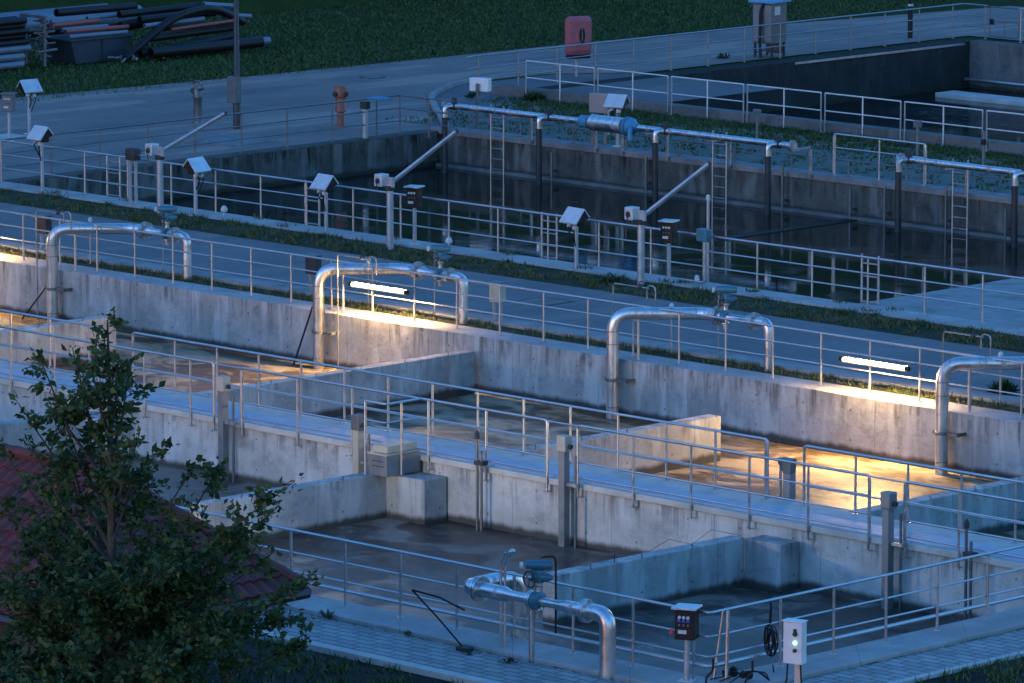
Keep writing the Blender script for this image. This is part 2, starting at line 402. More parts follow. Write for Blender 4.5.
sheet('gravel_strip.001', 28.16, 60, -24.34, 20, -.008, M_gravel)

def wall(name, label, boxes, m, cat='wall', bev=.015):
    b = MB()
    for q in boxes: b.box(*q, b=bev)
    return tag(b.build(name, m), label, cat)
def kerb(name, label, x0, x1, y0, y1, z1, m=M_kerb, L=1.0, along='x'):
    """a row of kerb stones in one mesh"""
    b = MB()
    a0, a1 = (x0, x1) if along == 'x' else (y0, y1)
    n = max(1, int(round((a1 - a0) / L))); d = (a1 - a0) / n
    for i in range(n):
        p, q = a0 + i * d + .006, a0 + (i + 1) * d - .006; dz = random.uniform(-.004, .004)
        if along == 'x': b.box(p, q, y0, y1, -.2, z1 + dz)
        else: b.box(x0, x1, p, q, -.2, z1 + dz)
    return tag(b.build(name, m), label, 'kerb')

# water
sheet('basin_water', BX0, BX1, -21.5, -10.6, -1.2, M_w1)
sheet('basin_water.001', BX0, BX1, -9.7, .2, -1.25, M_w2)
sheet('basin_water.002', -28, 40, 8.9, 25.1, -.95, M_w3)
sheet('basin_water.003', -33.3, 20, 32.6, 54.2, -1.5, M_w4)

# walls of the near two rows of basins
b = MB(); b.box(BX0 - .4, 30, .02, .82, -2.2, -.002, b=.02)
tag(b.build('basin_wall', M_con), 'long concrete basin wall under the lamps, running beside the service road', 'wall')
cw = thing('concrete_walkway', 'raised concrete walkway dividing the two rows of treatment basins', 'walkway', (0, -10.1, 0))
b = MB(); b.box(BX0, BX1, -.72, .62, -2.2, -.125); b.build('wall', M_con2, cw)
b = MB(); b.box(BX0, BX1, -.80, .70, -.12, -.001, b=.015); b.build('deck_slab', M_pale, cw)
for k_ in range(32): x_ = -21.5 + k_ * 1.45; MB().box(x_ + .006, x_ + 1.444, -.66, .02, -.0005, .014).build('cover_plate', M_cover, cw)
wall('concrete_baffle_wall', 'concrete cross wall in the lit basin row, leftmost, behind the treetop', [(-10.63, -10.3, -9.38, -2.35, -2.2, -.32)], M_con)
wall('concrete_baffle_wall', 'long blue-shaded concrete cross wall between the two lit pipes, almost reaching the long wall', [(-1.35, -1.02, -9.38, -.12, -2.2, -.32)], M_con)
wall('concrete_baffle_wall', 'golden lamplit concrete cross wall standing in the glowing brown water', [(7.97, 8.31, -9.38, -2.32, -2.2, -.32)], M_con)
wall('concrete_baffle_wall', 'concrete cross wall in the lit basin row at the right edge of the photo', [(16.9, 17.22, -9.38, -2.32, -2.2, -.32)], M_con)
wall('concrete_baffle_wall', 'concrete cross wall of the front basins mostly hidden behind the tree', [(-1.5, -1.17, -16.2, -11.45, -2.2, -.32), (-1.168, -.1, -11.46, -10.86, -2.2, -.335)], M_con)
wall('concrete_baffle_wall', 'pale front-basin cross wall carrying the small valve box at its far end', [(7.72, 8.05, -16.2, -11.45, -2.2, -.32), (8.052, 9.1, -11.46, -10.86, -2.2, -.345)], M_con)
wall('concrete_baffle_wall', 'dark blue front-basin cross wall behind the near valve actuator', [(16.95, 17.28, -16.2, -11.35, -2.2, -.32), (17.282, 18.15, -11.36, -10.86, -2.2, -.335)], M_con)
wall('basin_wall', 'near basin edge wall whose coping the front railing stands on', [(BX0, 26.735, -22.42, -21.52, -2.2, .06), (25.85, 26.735, -21.518, 20, -2.2, .06)], M_con)
wall('basin_wall', 'end wall closing the left end of the lit basins', [(BX0 - .4, BX0, -21.5, -.0, -2.2, 0)], M_con)
kerb('kerb', 'low kerb between the service road and the grass strip under the lamps', -60, 40, 1.345, 1.92, .07)
kerb('kerb', 'pale kerb along the near edge of the paved path', -5, 28.15, -24.33, -24.11, .09, M_pale)
kerb('kerb', 'narrow kerb along the right edge of the paved path', 28.01, 28.14, -24.1, 18, .05, M_pale, 1.0, 'y')

# dark basin behind the service road
wall('basin_wall', 'low concrete wall edge of the dark basin beside the grass strip', [(-28.3, 40, 8.36, 9.12, -2.2, .05)], M_con)
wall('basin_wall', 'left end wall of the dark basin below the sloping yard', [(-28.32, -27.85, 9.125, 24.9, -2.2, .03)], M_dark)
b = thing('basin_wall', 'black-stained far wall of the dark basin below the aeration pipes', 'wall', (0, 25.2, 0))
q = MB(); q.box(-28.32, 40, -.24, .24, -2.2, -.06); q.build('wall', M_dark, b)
q = MB(); q.box(-28.3, 40, -.28, .34, -.055, .10, b=.015); q.build('coping', M_stone, b)
q = MB(); q.box(-27.8, 40, -.46, -.245, -2.2, -.87, b=.02); q.build('ledge', M_ledge, b)
wall('concrete_deck', 'flat concrete deck covering the right end of the dark basin', [(1.75, 40, 9.13, 22.0, -.35, .02)], M_kerb, 'deck')
wall('submerged_beam', 'dark beam just breaking the water across the dark basin', [(-12.25, -11.9, 19.6, 24.7, -2, -.925)], M_dark, 'beam')

# farthest basin
wall('basin_wall', 'near rim wall of the farthest basin under the pale fence panels', [(-33.4, 20, 32.52, 32.95, -2.4, .28)], M_rim)
b = thing('basin_wall', 'long dark side wall of the farthest basin with a bright metal edge', 'wall', (-33.2, 43, 0))
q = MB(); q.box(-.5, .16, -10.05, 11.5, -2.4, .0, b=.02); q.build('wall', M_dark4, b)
q = MB(); q.box(.165, .22, 2.6, 10.8, -.10, -.03); q.build('metal_edge', M_galv, b)
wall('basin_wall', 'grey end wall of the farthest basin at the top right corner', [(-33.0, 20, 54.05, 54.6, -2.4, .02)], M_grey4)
wall('channel_beam', 'pale concrete channel beam lying across the farthest basin', [(-32.0, 20, 51.2, 52.1, -1.9, -1.36)], M_pale, 'beam')
b = MB(); b.tube([(-32.9, 53.75, -1.2), (20, 53.75, -1.2)], .06, 8); tag(b.build('wall_pipe', M_galv), 'thin pale pipe along the foot of the far grey basin wall', 'pipe')
# kerb round the planting bed
kb = MB(); pts = fillet([(-28.4, 25.75, 0), (-34.2, 30.7, 0), (-36.3, 34, 0), (-36.5, 37.5, 0), (-34.4, 40, 0)], 1.4, 6)
for a, c in zip(pts[:-1], pts[1:]):
    d = (c - a); n_ = Vector((-d.y, d.x, 0)).normalized() * .09
    if d.length < .02: continue
    vs = [a - n_, a + n_, c + n_, c - n_]; kb.add([(v.x, v.y, -.1) for v in vs] + [(v.x, v.y, .09) for v in vs], [(0, 1, 2, 3), (4, 7, 6, 5), (0, 4, 5, 1), (1, 5, 6, 2), (2, 6, 7, 3), (3, 7, 4, 0)])
tag(kb.build('kerb', M_kerb), 'curved kerb round the planting bed in the yard', 'kerb')

# ------------------------------------------------------------------ railings
def railing(name, label, path, posts, rails, m, group, r_top=.026, r_mid=.018, r_post=.023, z0=0.0, zb=0.0, top_on=True, end_down=False, names=('top_rail', 'mid_rail', 'lower_rail', 'toe_rail'), flat=None, fil=.09):
    """path: XY polyline; rails: heights from the top down; one mesh per rail, one per post"""
    o = Vector((path[0][0], path[0][1], z0))
    t = thing(name, label, 'railing', o, 0, group)
    loc = [Vector((x, y, z0)) - o for x, y in path]
    for i, h in enumerate(rails):
        p = [q + Vector((0, 0, h)) for q in loc]
        if i == 0 and end_down:
            p = [p[0] - Vector((0, 0, h - .05))] + p + [p[-1] - Vector((0, 0, h - .05))]
        rr = r_top if (i == 0 and top_on) else (flat if (flat and i == len(rails) - 1) else r_mid)
        MB().tube(fillet(p, fil, 4), rr, 8).build(names[i] if top_on else names[i + 1], m, t)
    pm = MB().tube([(0, 0, zb), (0, 0, rails[0] - .01)], r_post, 8); pm.box(-.05, .05, -.05, .05, zb, zb + .012)
    first = None
    for x, y in posts:
        l = Vector((x, y, z0)) - o
        if first is None: first = pm.build('post', m, t, l)
        else: dup_part(first, t, l)
    return t
def along(a, n, d): return [a + i * d for i in range(n)]

GA = 'galvanised railings around the basins'
railing('railing', 'long galvanised railing carrying the lamps above the lit basin wall', [(-21, .42), (19, .42)], [(x, .42) for x in along(-20.83, 30, 1.336)], [1.1, .78, .46], M_galv, GA)
for lab, x0, x1, px in (('railing on the far side of the walkway, leftmost length behind the treetop', -12, -2.55, along(-11.7, 8, 1.26)),
                    ('longest railing length on the far side of the walkway', -1.5, 16.15, [-1.5, -.2] + along(1.08, 12, 1.251) + [16.1]),
                    ('railing on the far side of the walkway at right, before the lamplit water', 17.05, 25.5, along(17.05, 7, 1.25))):
    railing('railing', 'galvanised ' + lab, [(x0, -9.52), (x1, -9.52)], [(x, -9.52) for x in px], [1.1, .74, .36], M_galv, GA, end_down=True)
for lab, x0, x1, px in (('railing on the near side of the walkway, left of the first penstock column', -6, 2.56, along(-5.1, 6, 1.39) + [2.54]),
                    ('railing on the near side of the walkway between the first and second penstock columns', 3.36, 11.87, [3.38, 4.99, 6.55, 8.67, 10.24, 11.85]),
                    ('railing on the near side of the walkway between the second and third penstock columns', 12.65, 19.88, [12.66, 14.09, 15.55, 16.99, 18.42, 19.86]),
                    ('railing on the near side of the walkway right of the third penstock column', 20.7, 25.6, [20.72, 21.95, 23.56, 25.2])):
    railing('railing', 'galvanised ' + lab, [(x0, -10.93), (x1, -10.93)], [(x, -10.93) for x in px], [1.1, .74, .41, .12], M_galv, GA, zb=-.26, end_down=True)
railing('railing', 'galvanised railing between the grass strip and the dark basin', [(-28, 8.95), (14, 8.95)], [(x, 8.95) for x in along(-27.88, 26, 1.678) if x < 13.9], [1.1, .74, .38], M_galv, GA, z0=.05)
railing('railing', 'dull railing round the far left corner of the dark basin', [(-28.05, 8.95), (-28.05, 23.62), (-25.9, 23.62)], [(-28.05, y) for y in along(9.1, 9, 1.70)] + [(-28.05, 23.6), (-26.9, 23.62)], [1.1, .74, .38], M_old, GA, z0=.03)
railing('railing', 'railing along the roadside edge of the farthest basin', [(-33.9, 32.0), (-34.0, 32.4), (-34.0, 54.95), (-33.0, 54.95)], [(-34, y) for y in along(32.6, 14, 1.675)] + [(-33.1, 54.95)], [1.1, .74, .38], M_old2, GA)
railing('railing', 'short railing right of the gate at the far top right corner', [(-31.6, 54.95), (-20, 54.95)], [(x, 54.95) for x in along(-31.6, 7, 1.7)], [1.1, .74, .38], M_galv, GA)
railing('railing', 'near galvanised railing turning the corner above the paved path', [(4, -21.72), (26.05, -21.72), (26.05, 12)],
        [(x, -21.74) for x in along(5.93, 15, 1.322)] + [(25.75, -21.74)] + [(26.08, y) for y in along(-20.1, 18, 1.262)], [1.1, .72, .40, .25], M_galv, GA, zb=0, z0=.05, flat=.036)
railing('railing', 'short railing panel between the two aeration pipes above the dark basin', [(-13.15, 25.15), (-9.95, 25.15)], [(-13.1, 25.15), (-11.55, 25.15), (-10.0, 25.15)], [1.1, .74], M_galv, GA, z0=.1, end_down=True)
railing('railing', 'low rail running under the aeration pipes along the dark basin wall', [(-27, 25.22), (6, 25.22)], [(x, 25.22) for x in along(-26.9, 17, 2.03)], [.42], M_old, GA, top_on=False, z0=.1)
lab = ['leftmost', 'second from left', 'third from left', 'fourth from left', 'fifth from left', 'sixth from left', 'rightmost full']
for i in range(8):
    x0 = -31.9 + i * 2.97
    if i < 7: L_ = 'pale two-rail fence panel on the farthest basin rim, ' + lab[i]
    else: L_ = 'pale two-rail fence panel cut by the right edge of the photo'
    railing('fence_panel', L_, [(x0, 32.49), (x0 + 2.82, 32.49)], [(x0, 32.49), (x0 + 1.41, 32.49), (x0 + 2.82, 32.49)], [1.12, .62], M_rail4, 'pale fence panels along the farthest basin', zb=.0, r_top=.021, r_mid=.018, r_post=.021, end_down=True, fil=.03)
# gate in the corner railing
gt = thing('gate', 'small tubular gate at the far top right corner between two railings', 'gate', (-33.0, 54.97, 0))
b = MB(); b.tube(fillet([(.08, 0, .12), (.08, 0, 1.08), (1.3, 0, 1.08), (1.3, 0, .12), (.08, 0, .12)], .06, 3), .022, 8); b.build('gate_frame', M_old, gt)
b = MB(); b.tube([(.08, 0, .62), (1.3, 0, .62)], .016, 6); b.tube([(.7, 0, .12), (.7, 0, .62)], .014, 6); b.build('cross_bar', M_old, gt)
b = MB(); b.box(.1, .24, -.04, .04, .5, .68, b=.01); b.build('lock_box', M_black, gt)

# ------------------------------------------------------------------ lamps on the railing
def tube_lamp(label, loc, rz, m, group='fluorescent lamps on the railing'):
    t = thing('tube_lamp', label, 'lamp', loc, rz, group)
    MB().tube([(-.82, -.03, .75), (.82, -.03, .75)], .028, 14).build('tube', m, t)
    b = MB()
    MB().tube([(-.84, -.03, .75), (.84, -.03, .75)], .060, 16).build('halo_sleeve', M_halo, t)  # added sleeve that carries the painted glow around the tube
    for s in (-1, 1): MB().tube([(s * .825, -.03, .75), (s * .93, -.03, .75)], .052, 12).build('end_cap', M_black, t)
    b = MB(); prof = []
    n = 9
    for k in range(n):   # half-round shield added to keep lamp light off what is behind
        a = R(-40 + 150 * k / (n - 1)); prof.append((.066 * math.cos(a) - .03, .75 + .066 * math.sin(a)))
    vs = [(x, y, z) for x in (-.86, .86) for y, z in prof]; vs += [(x, -.03 + (y + .03) * 1.09, .75 + (z - .75) * 1.09) for x in (-.86, .86) for y, z in prof]
    fs = []
    for k in range(n - 1):
        fs.append((k, k + 1, n + k + 1, n + k)); fs.append((2 * n + k, 3 * n + k, 3 * n + k + 1, 2 * n + k + 1))
        fs += [(k, 2 * n + k, 2 * n + k + 1, k + 1), (n + k, n + k + 1, 3 * n + k + 1, 3 * n + k)]
    fs += [(0, n, 3 * n, 2 * n), (n - 1, 3 * n - 1, 4 * n - 1, 2 * n - 1)]
    b.add(vs, fs); b.build('light_shield', M_grey, t)
    for s in (-.75, .75): MB().box(s - .012, s + .012, .035, .52, .795, .81).build('bracket', M_old, t)
    return t
tube_lamp('glowing tube lamp at the left edge of the railing', (-18.6, .012, -.03), 0, M_lamp)
tube_lamp('glowing tube lamp inside the second feed pipe bend', (-4.15, .012, -.03), 0, M_lamp)
tube_lamp('glowing tube lamp right of the third feed pipe', (10.4, .012, -.03), 0, M_lamp)
tube_lamp('lamp on the near railing hidden by the tiled roof and tree', (10.6, -21.66, .1), math.pi, M_flood)

# ------------------------------------------------------------------ feed pipes over the lit basin wall
def actuator(parent, x, y, z, m=M_teal):
    z -= .32
    """electric valve drive on a stem: body with parts beneath"""
    a = MB(); a.lathe([(.055, 0), (.055, .1), (.085, .12), (.085, .16), (.05, .2), (.05, .5), (.08, .52), (.08, .58)], 12, TR(x, y, z)); st = a.build('valve_stem', M_galv, parent)
    a = MB(); a.box(x - .09, x + .09, y - .08, y + .08, z + .56, z + .78, b=.03); a.lathe([(.02, -.12), (.065, -.11), (.07, .12), (.03, .2)], 12, TR(x + .06, y, z + .66) @ RZ(R(35)) @ RY(R(90)))
    a.lathe([(.02, -.2), (.07, -.19), (.08, -.08), (.08, .16), (.07, .23), (.03, .24)], 14, TR(x, y, z + .85) @ RZ(R(35)) @ RY(R(90)))
    ac = a.build('actuator', m, parent)
    a = MB(); a.lathe([(.0, 0), (.055, .0), (.06, .05), (.03, .06)], 12, TR(x - .17, y - .16, z + .84) @ RZ(R(-45)) @ RX(R(90))); a.build('indicator_dial', M_white, ac)
    a = MB()
    ring = [(x + .0 + .13 * math.cos(k / 16 * 2 * math.pi), y - .19, z + .64 + .13 * math.sin(k / 16 * 2 * math.pi)) for k in range(17)]
    a.tube(ring, .014, 6, False); a.tube([(x, y - .19, z + .64), (x, y - .09, z + .64)], .02, 6)
    for k in range(3):
        c = R(120 * k + 20); a.tube([(x, y - .19, z + .64), (x + .13 * math.cos(c), y - .19, z + .64 + .13 * math.sin(c))], .009, 5)
    a.build('handwheel', M_iron, ac)
    return ac
def flange_part(parent, m, p, d, r, name='flange'):
    b = MB(); flange(b, p, d, r); return b.build(name, m, parent)
def flange(b, p, d, r):
    M = TR(*p) @ Vector((0, 0, 1)).rotation_difference(Vector(d)).to_matrix().to_4x4()
    b.lathe([(r, -.045), (r, -.006), (r * .93, -.005), (r * .93, .005), (r, .006), (r, .045)], 18, M)
    for k in range(8):
        a = 2 * math.pi * k / 8; c = r * .82
        b.lathe([(.016, -.07), (.016, .07)], 6, M @ TR(c * math.cos(a), c * math.sin(a), 0))
def feed_pipe(label, X, av, lit=None):
    t = thing('feed_pipe', label, 'pipe', (X, -.16, 0), 0, 'steel feed pipes arching over the basin wall')
    zt = 1.0
    MB().tube(fillet([(0, -.08, -1.9), (0, -.08, zt), (1.32, 1.22, zt), (1.75, 1.26, zt)], .42, 10), .132, 18).build('riser_pipe', M_sst, t)
    for px_, fr_ in ((1.80, .21), (2.82, .18)): flange_part(t, M_galv, (px_, 1.262, zt), (1, 0, 0), fr_)
    MB().tube([(1.82, 1.262, zt), (1.95, 1.262, zt), (2.1, 1.262, zt), (2.55, 1.262, zt), (2.66, 1.262, zt), (2.85, 1.262, zt)], [.125, .12, .072, .072, .108, .108], 16).build('reducer_pipe', M_sst, t)
    b = MB(); b.lathe([(.13, -.06), (.15, -.05), (.15, .05), (.13, .06)], 16, TR(av, 1.262, zt) @ RY(R(90))); b.build('valve_body', M_teal, t)
    actuator(t, av, 1.262, zt + .05)
    MB().tube(fillet([(2.84, 1.262, zt), (3.24, 1.262, zt), (3.24, 1.262, -.1)], .3, 8), .108, 16).build('down_pipe', M_sst, t)
    for zz in (-1.0, .35, .62): MB().lathe([(.131, -.008), (.137, -.003), (.137, .003), (.131, .008)], 18, TR(0, -.08, zz)).build('weld_seam', M_old, t)
    b = MB(); b.lathe([(.138, -.035), (.15, -.03), (.15, .03), (.138, .035)], 16, TR(0, -.08, -.42)); b.box(-.22, -.12, -.1, .18, -.46, -.38); b.box(.12, .42, -.1, -.06, -.455, -.385); b.box(.36, .42, -.07, .18, -.455, -.385); b.build('wall_bracket', M_old, t)
    MB().tube(fillet([(av - .42, 1.5, -.05), (av - .42, 1.5, zt + .52), (av - .1, 1.32, zt + .62)], .16, 5), .018, 6).build('cable_conduit', M_galv, t)
    MB().tube([(.35, .34, -.02), (.35, .34, zt - .08)], .03, 8).build('prop', M_galv, t)
    return t
feed_pipe('first arched steel feed pipe from the left, beside the leftmost lamp', -15.0, 2.55)
feed_pipe('second arched steel feed pipe, warmly lit, bending over a tube lamp', -5.85, 2.5)
feed_pipe('third arched steel feed pipe in the middle of the photo, between two lamps', 3.25, 2.0)
feed_pipe('fourth arched steel feed pipe near the right edge', 12.4, 2.4)
# sampling pipes with a drip hook
for lab, X, Y, zb in (('thin steel sampling pipe left of the first feed pipe', -15.72, -.1, -1.6), ('thin steel sampling pipe behind the lit second feed pipe', -5.38, -.1, -1.6),
                  ('thin steel sampling pipe behind the third feed pipe', 1.95, 1.12, -.05), ('thin steel sampling pipe beside the fourth feed pipe', 11.25, 1.12, -.05)):
    t = thing('sampling_pipe', lab, 'pipe', (X, Y, 0), 0, 'thin sampling pipes')
    MB().tube(fillet([(0, 0, zb), (0, 0, 1.36), (1.05, 0, 1.36), ], .08, 4), .018, 8).build('pipe', M_old2, t)
    MB().tube(fillet([(1.0, 0, 1.12), (1.0, 0, 1.42), (1.25, 0, 1.42), (1.25, 0, 1.02)], .11, 5), .017, 8).build('hook', M_old2, t)
    b = MB(); b.lathe([(.035, -.05), (.05, -.02), (.05, .02), (.035, .05)], 10, TR(.8, 0, 1.37) @ RY(R(90))); b.tube([(.8, 0, 1.37), (.8, -.02, 1.48), (.9, -.02, 1.5)], .012, 6); b.build('tap', M_iron, t)
# small hydrant pins and meter cabinets beside the kerb
for lab, X in (('small steel valve pin right of the first feed pipe arch', -15.3), ('small steel valve pin above the second feed pipe', -5.75), ('small steel valve pin above the third feed pipe', 3.6), ('small steel valve pin above the fourth feed pipe', 12.7)):
    t = thing('valve_pin', lab, 'valve', (X, 1.2, 0), 0, 'small valve pins behind the railing')
    MB().tube([(0, 0, -.05), (0, 0, 1.0)], .022, 8).build('pin', M_galv, t)
    MB().lathe([(.02, 0), (.05, .02), (.05, .09), (.025, .12)], 10, TR(0, 0, .98)).build('cap', M_white, t)
for lab, X, m in (('brownish meter cabinet on two legs at the left, behind the railing', -17.45, M_rust), ('brownish meter cabinet on two legs left of the second feed pipe', -8.0, M_rust), ('pale grey meter cabinet on two legs between second and third feed pipes', -2.05, M_beige)):
    t = thing('meter_cabinet', lab, 'cabinet', (X, 1.6, .05), 0, 'meter cabinets behind the railing')
    for s in (-.1, .1): MB().box(s - .025, s + .025, -.03, .03, -.05, .5).build('leg', M_galv, t)
    MB().box(-.17, .17, -.1, .1, .42, .84, b=.015).build('box', m, t)
    MB().box(-.19, .19, -.125, .125, .845, .87, b=.008).build('lid', M_grey, t)
# drain rod leaning at first pipe and hose at second
for lab, a, c in (('dark rod leaning against the wall by the first feed pipe', (-15.25, -.1, -.3), (-16.0, -.35, -1.24)), ('dark rod leaning against the wall by the second feed pipe', (-6.2, -.1, .1), (-6.62, -.3, -1.24))):
    b = MB(); A = Vector(a); Cc = Vector(c); b.tube([Cc - A, Vector((0, 0, 0))], .022, 6); tag(b.build('leaning_rod', M_black, None, a), lab, 'rod')

# ------------------------------------------------------------------ near inlet pipe
t = thing('inlet_pipe', 'large near steel inlet pipe with blue valve drive above the paved path', 'pipe', (21.68, -22.42, 0))
MB().tube(fillet([(2.86, 0, -.1), (2.86, 0, 1.0), (2.42, 0, 1.0)], .36, 9), .132, 20).build('riser_pipe', M_sst, t)
MB().tube([(2.4, 0, 1.0), (1.95, 0, 1.0), (1.82, 0, 1.0), (1.25, 0, 1.0), (1.15, 0, 1.0), (.72, 0, 1.0), (.58, 0, 1.0), (.05, 0, 1.0)], [.105, .105, .075, .075, .08, .08, .125, .125], 18).build('reducer_pipe', M_sst, t)
for px_, fr_ in ((2.4, .19), (1.2, .15), (.02, .21)): flange_part(t, M_sst, (px_, 0, 1.0), (1, 0, 0), fr_)
MB().tube(fillet([(-.02, 0, 1.0), (-.24, .0, 1.0), (-.24, .5, 1.02), (-.2, 1.08, 1.0), (-.2, 1.08, -1.8)], .26, 8), .13, 18).build('basin_leg', M_sst, t)
b = MB(); b.lathe([(.12, -.07), (.16, -.05), (.16, .05), (.12, .07)], 16, TR(1.32, 0, 1.0) @ RY(R(90))); b.build('valve_body', M_teal, t)
actuator(t, 1.32, 0, 1.05)
MB().tube(fillet([(1.6, .12, .5), (1.6, .12, 1.75), (1.36, .04, 1.7)], .1, 5), .018, 6).build('cable_conduit', M_black, t)
MB().tube([(1.18, .0, -.02), (1.18, .0, .92)], .045, 10).build('prop', M_galv, t)
t = thing('sampling_pipe', 'twin thin sampling pipes with a tap over the near inlet pipe', 'pipe', (21.95, -22.2, 0))
for d in (0, .09): MB().tube(fillet([(d, 0, .0), (d, 0, 1.42), (d + .12, -.02, 1.62)], .06, 4), .02, 8).build('pipe', M_sst, t)
b = MB(); b.lathe([(.03, -.08), (.05, -.04), (.05, .06), (.03, .09)], 10, TR(.22, 0, 1.62) @ RY(R(50))); b.build('tap', M_sst, t)
t = thing('hose_bracket', 'black bent bar bracket standing on the path left of the inlet pipe', 'bracket', (21.55, -22.62, 0))
MB().tube([(0, 0, .02), (-.45, -.17, .5), (-.85, -.35, .92)], .016, 6).build('bar', M_black, t)
MB().tube([(-.85, -.35, .92), (-.4, -.18, .84), (.0, .0, .66)], .016, 6).build('bar', M_black, t)
MB().box(-.12, .12, -.1, .1, 0, .07, b=.02).build('foot', M_iron, t)

# ------------------------------------------------------------------ aeration pipes over the dark basin
def aeration(label, x0, x1, legs, sup, meter=None):
    t = thing('aeration_pipe', label, 'pipe', (x0, 24.1, 0), 0, 'horizontal aeration pipes above the dark basin')
    L = x1 - x0
    MB().tube(fillet([(0, 0, .92), (L, 0, .92)], .2), .088, 16).build('main_pipe', M_sst, t)
    for px_ in (.06, L - .06): flange_part(t, M_galv, (px_, 0, .92), (1, 0, 0), .15)
    for i, x in enumerate(legs):
        x -= x0
        MB().tube(fillet([(x + .12, -.02, .92), (x, -.25, .92), (x, -.25, .62)], .2, 6), .09, 12).build('elbow', M_sst, t)
        MB().tube([(x, -.25, .6), (x, -.25, -1.9)], .085, 12).build('drop_pipe', M_rust, t)
        b = MB(); b.lathe([(.11, -.09), (.11, .09)], 12, TR(x + .12, 0, .92) @ RY(R(90))); b.box(x + .06, x + .18, -.05, .05, .99, 1.16, b=.01); b.build('valve', M_iron, t)
    for x in sup:
        x -= x0; MB().box(x - .03, x + .03, .72, .78, .0, .84).build('prop', M_galv, t)
        MB().box(x - .03, x + .03, -.1, .785, .78, .83).build('prop_arm', M_galv, t)
    return t
ap = aeration('long aeration pipe with a blue flow meter above the dark basin', -26.75, -13.6, [-26.5, -22.8, -18.4, -14.3], [-24.1, -21.6, -20.6, -18.9, -16.6, -13.7])
b = MB(); b.lathe([(.12, -.64), (.225, -.6), (.225, .6), (.12, .64)], 18, TR(6.35, 0, .92) @ RY(R(90))); fm = b.build('flow_meter', M_sst, ap)
b = MB(); b.lathe([(.1, -.2), (.17, -.17), (.17, .13), (.12, .16)], 16, TR(5.5, 0, .92) @ RY(R(90))); b.build('blue_flange', M_blue, fm)
b = MB(); flange(b, (7.1, 0, .92), (1, 0, 0), .27); b.lathe([(.24, -.09), (.24, .02), (.15, .12), (.11, .26)], 16, TR(7.22, 0, .92) @ RY(R(90)))
b.tube(fillet([(7.3, -.1, .92), (7.45, -.3, .9), (7.5, -.35, .6)], .1, 4), .07, 10); b.build('blue_flange', M_blue, fm)
aeration('shorter aeration pipe at the right above the dark basin', -9.95, -1.5, [-9.75, -5.85], [-8.3, -4.2, -1.8])

# ------------------------------------------------------------------ hooded sensors, switch boxes, davits on the strip
def hooded(label, loc, rz, h=1.18, group='hooded sensor boxes on posts'):
    t = thing('hooded_sensor', label, 'sensor', loc, rz, group)
    MB().tube([(0, 0, 0), (0, 0, h)], .05, 10).build('post', M_zinc, t)
    MB().box(-.12, .12, -.12, .12, 0, .025, b=.005).build('base_plate', M_white, t)
    b = MB(); w = .30   # gable-roofed sheet hood, ridge along local x
    ou = [(-.28, h - .03), (0, h + .30), (.17, h + .1)]
    vs = []
    for x in (-w, w):
        for (y, z) in ou: vs.append((x, y, z))
    for x in (-w, w):
        for (y, z) in ou: vs.append((x, y * .93, z - .03))
    b.add(vs, [(0, 1, 4, 3), (1, 2, 5, 4), (6, 9, 10, 7), (7, 10, 11, 8), (0, 3, 9, 6), (2, 8, 11, 5), (0, 6, 7, 1), (1, 7, 8, 2), (3, 4, 10, 9), (4, 5, 11, 10)])
    b.build('hood', M_hood, t)
    for x in (-w + .015, w - .02): MB().add([(x + e, y * .9, z - .035) for e in (0, .006) for (y, z) in ou], [(0, 1, 2), (3, 5, 4), (0, 3, 4, 1), (1, 4, 5, 2), (2, 5, 3, 0)]).build('gable_plate', M_black, t)
    MB().box(-.17, .17, -.10, .12, h - .12, h + .14, b=.02).build('display_box', M_black, t)
    b = MB(); b.tube(fillet([(-.08, -.12, h - .1), (-.08, -.2, h - .2), (-.02, -.14, h - .34), (-.02, -.05, h - .5)], .06, 4), .018, 6); b.build('cable', M_black, t); b = MB(); b.tube(fillet([(.1, -.12, h - .1), (.12, -.18, h - .26), (.04, -.06, h - .6)], .06, 4), .014, 6)
    b.build('cable', M_black, t)
    MB().box(-.16, -.06, -.16, -.06, h - .16, h - .08, b=.01).build('cable_gland', M_white, t); MB().box(.04, .14, -.16, -.06, h - .2, h - .1, b=.01).build('cable_gland', M_white, t)
    return t
hooded('white-hooded sensor on a post left of the middle crane post', (-14.97, 8.52, .0), R(-5))
hooded('white-hooded sensor on a post left of the right crane post', (-6.39, 8.52, .0), R(-5))
hooded('white-hooded sensor beside the leftmost crane post, open side showing', (-19.69, 8.45, .0), R(98))
hooded('white-hooded sensor at the left edge, just behind the basin railing', (-25.75, 8.55, .0), R(-5), 1.45)
hooded('white-hooded sensor standing alone on the far yard at the left edge', (-35.6, 16.4, 0), R(85), 1.25)
hooded('white-hooded sensor above the blue flow meter', (-21.4, 25.5, .1), R(15), 1.15)
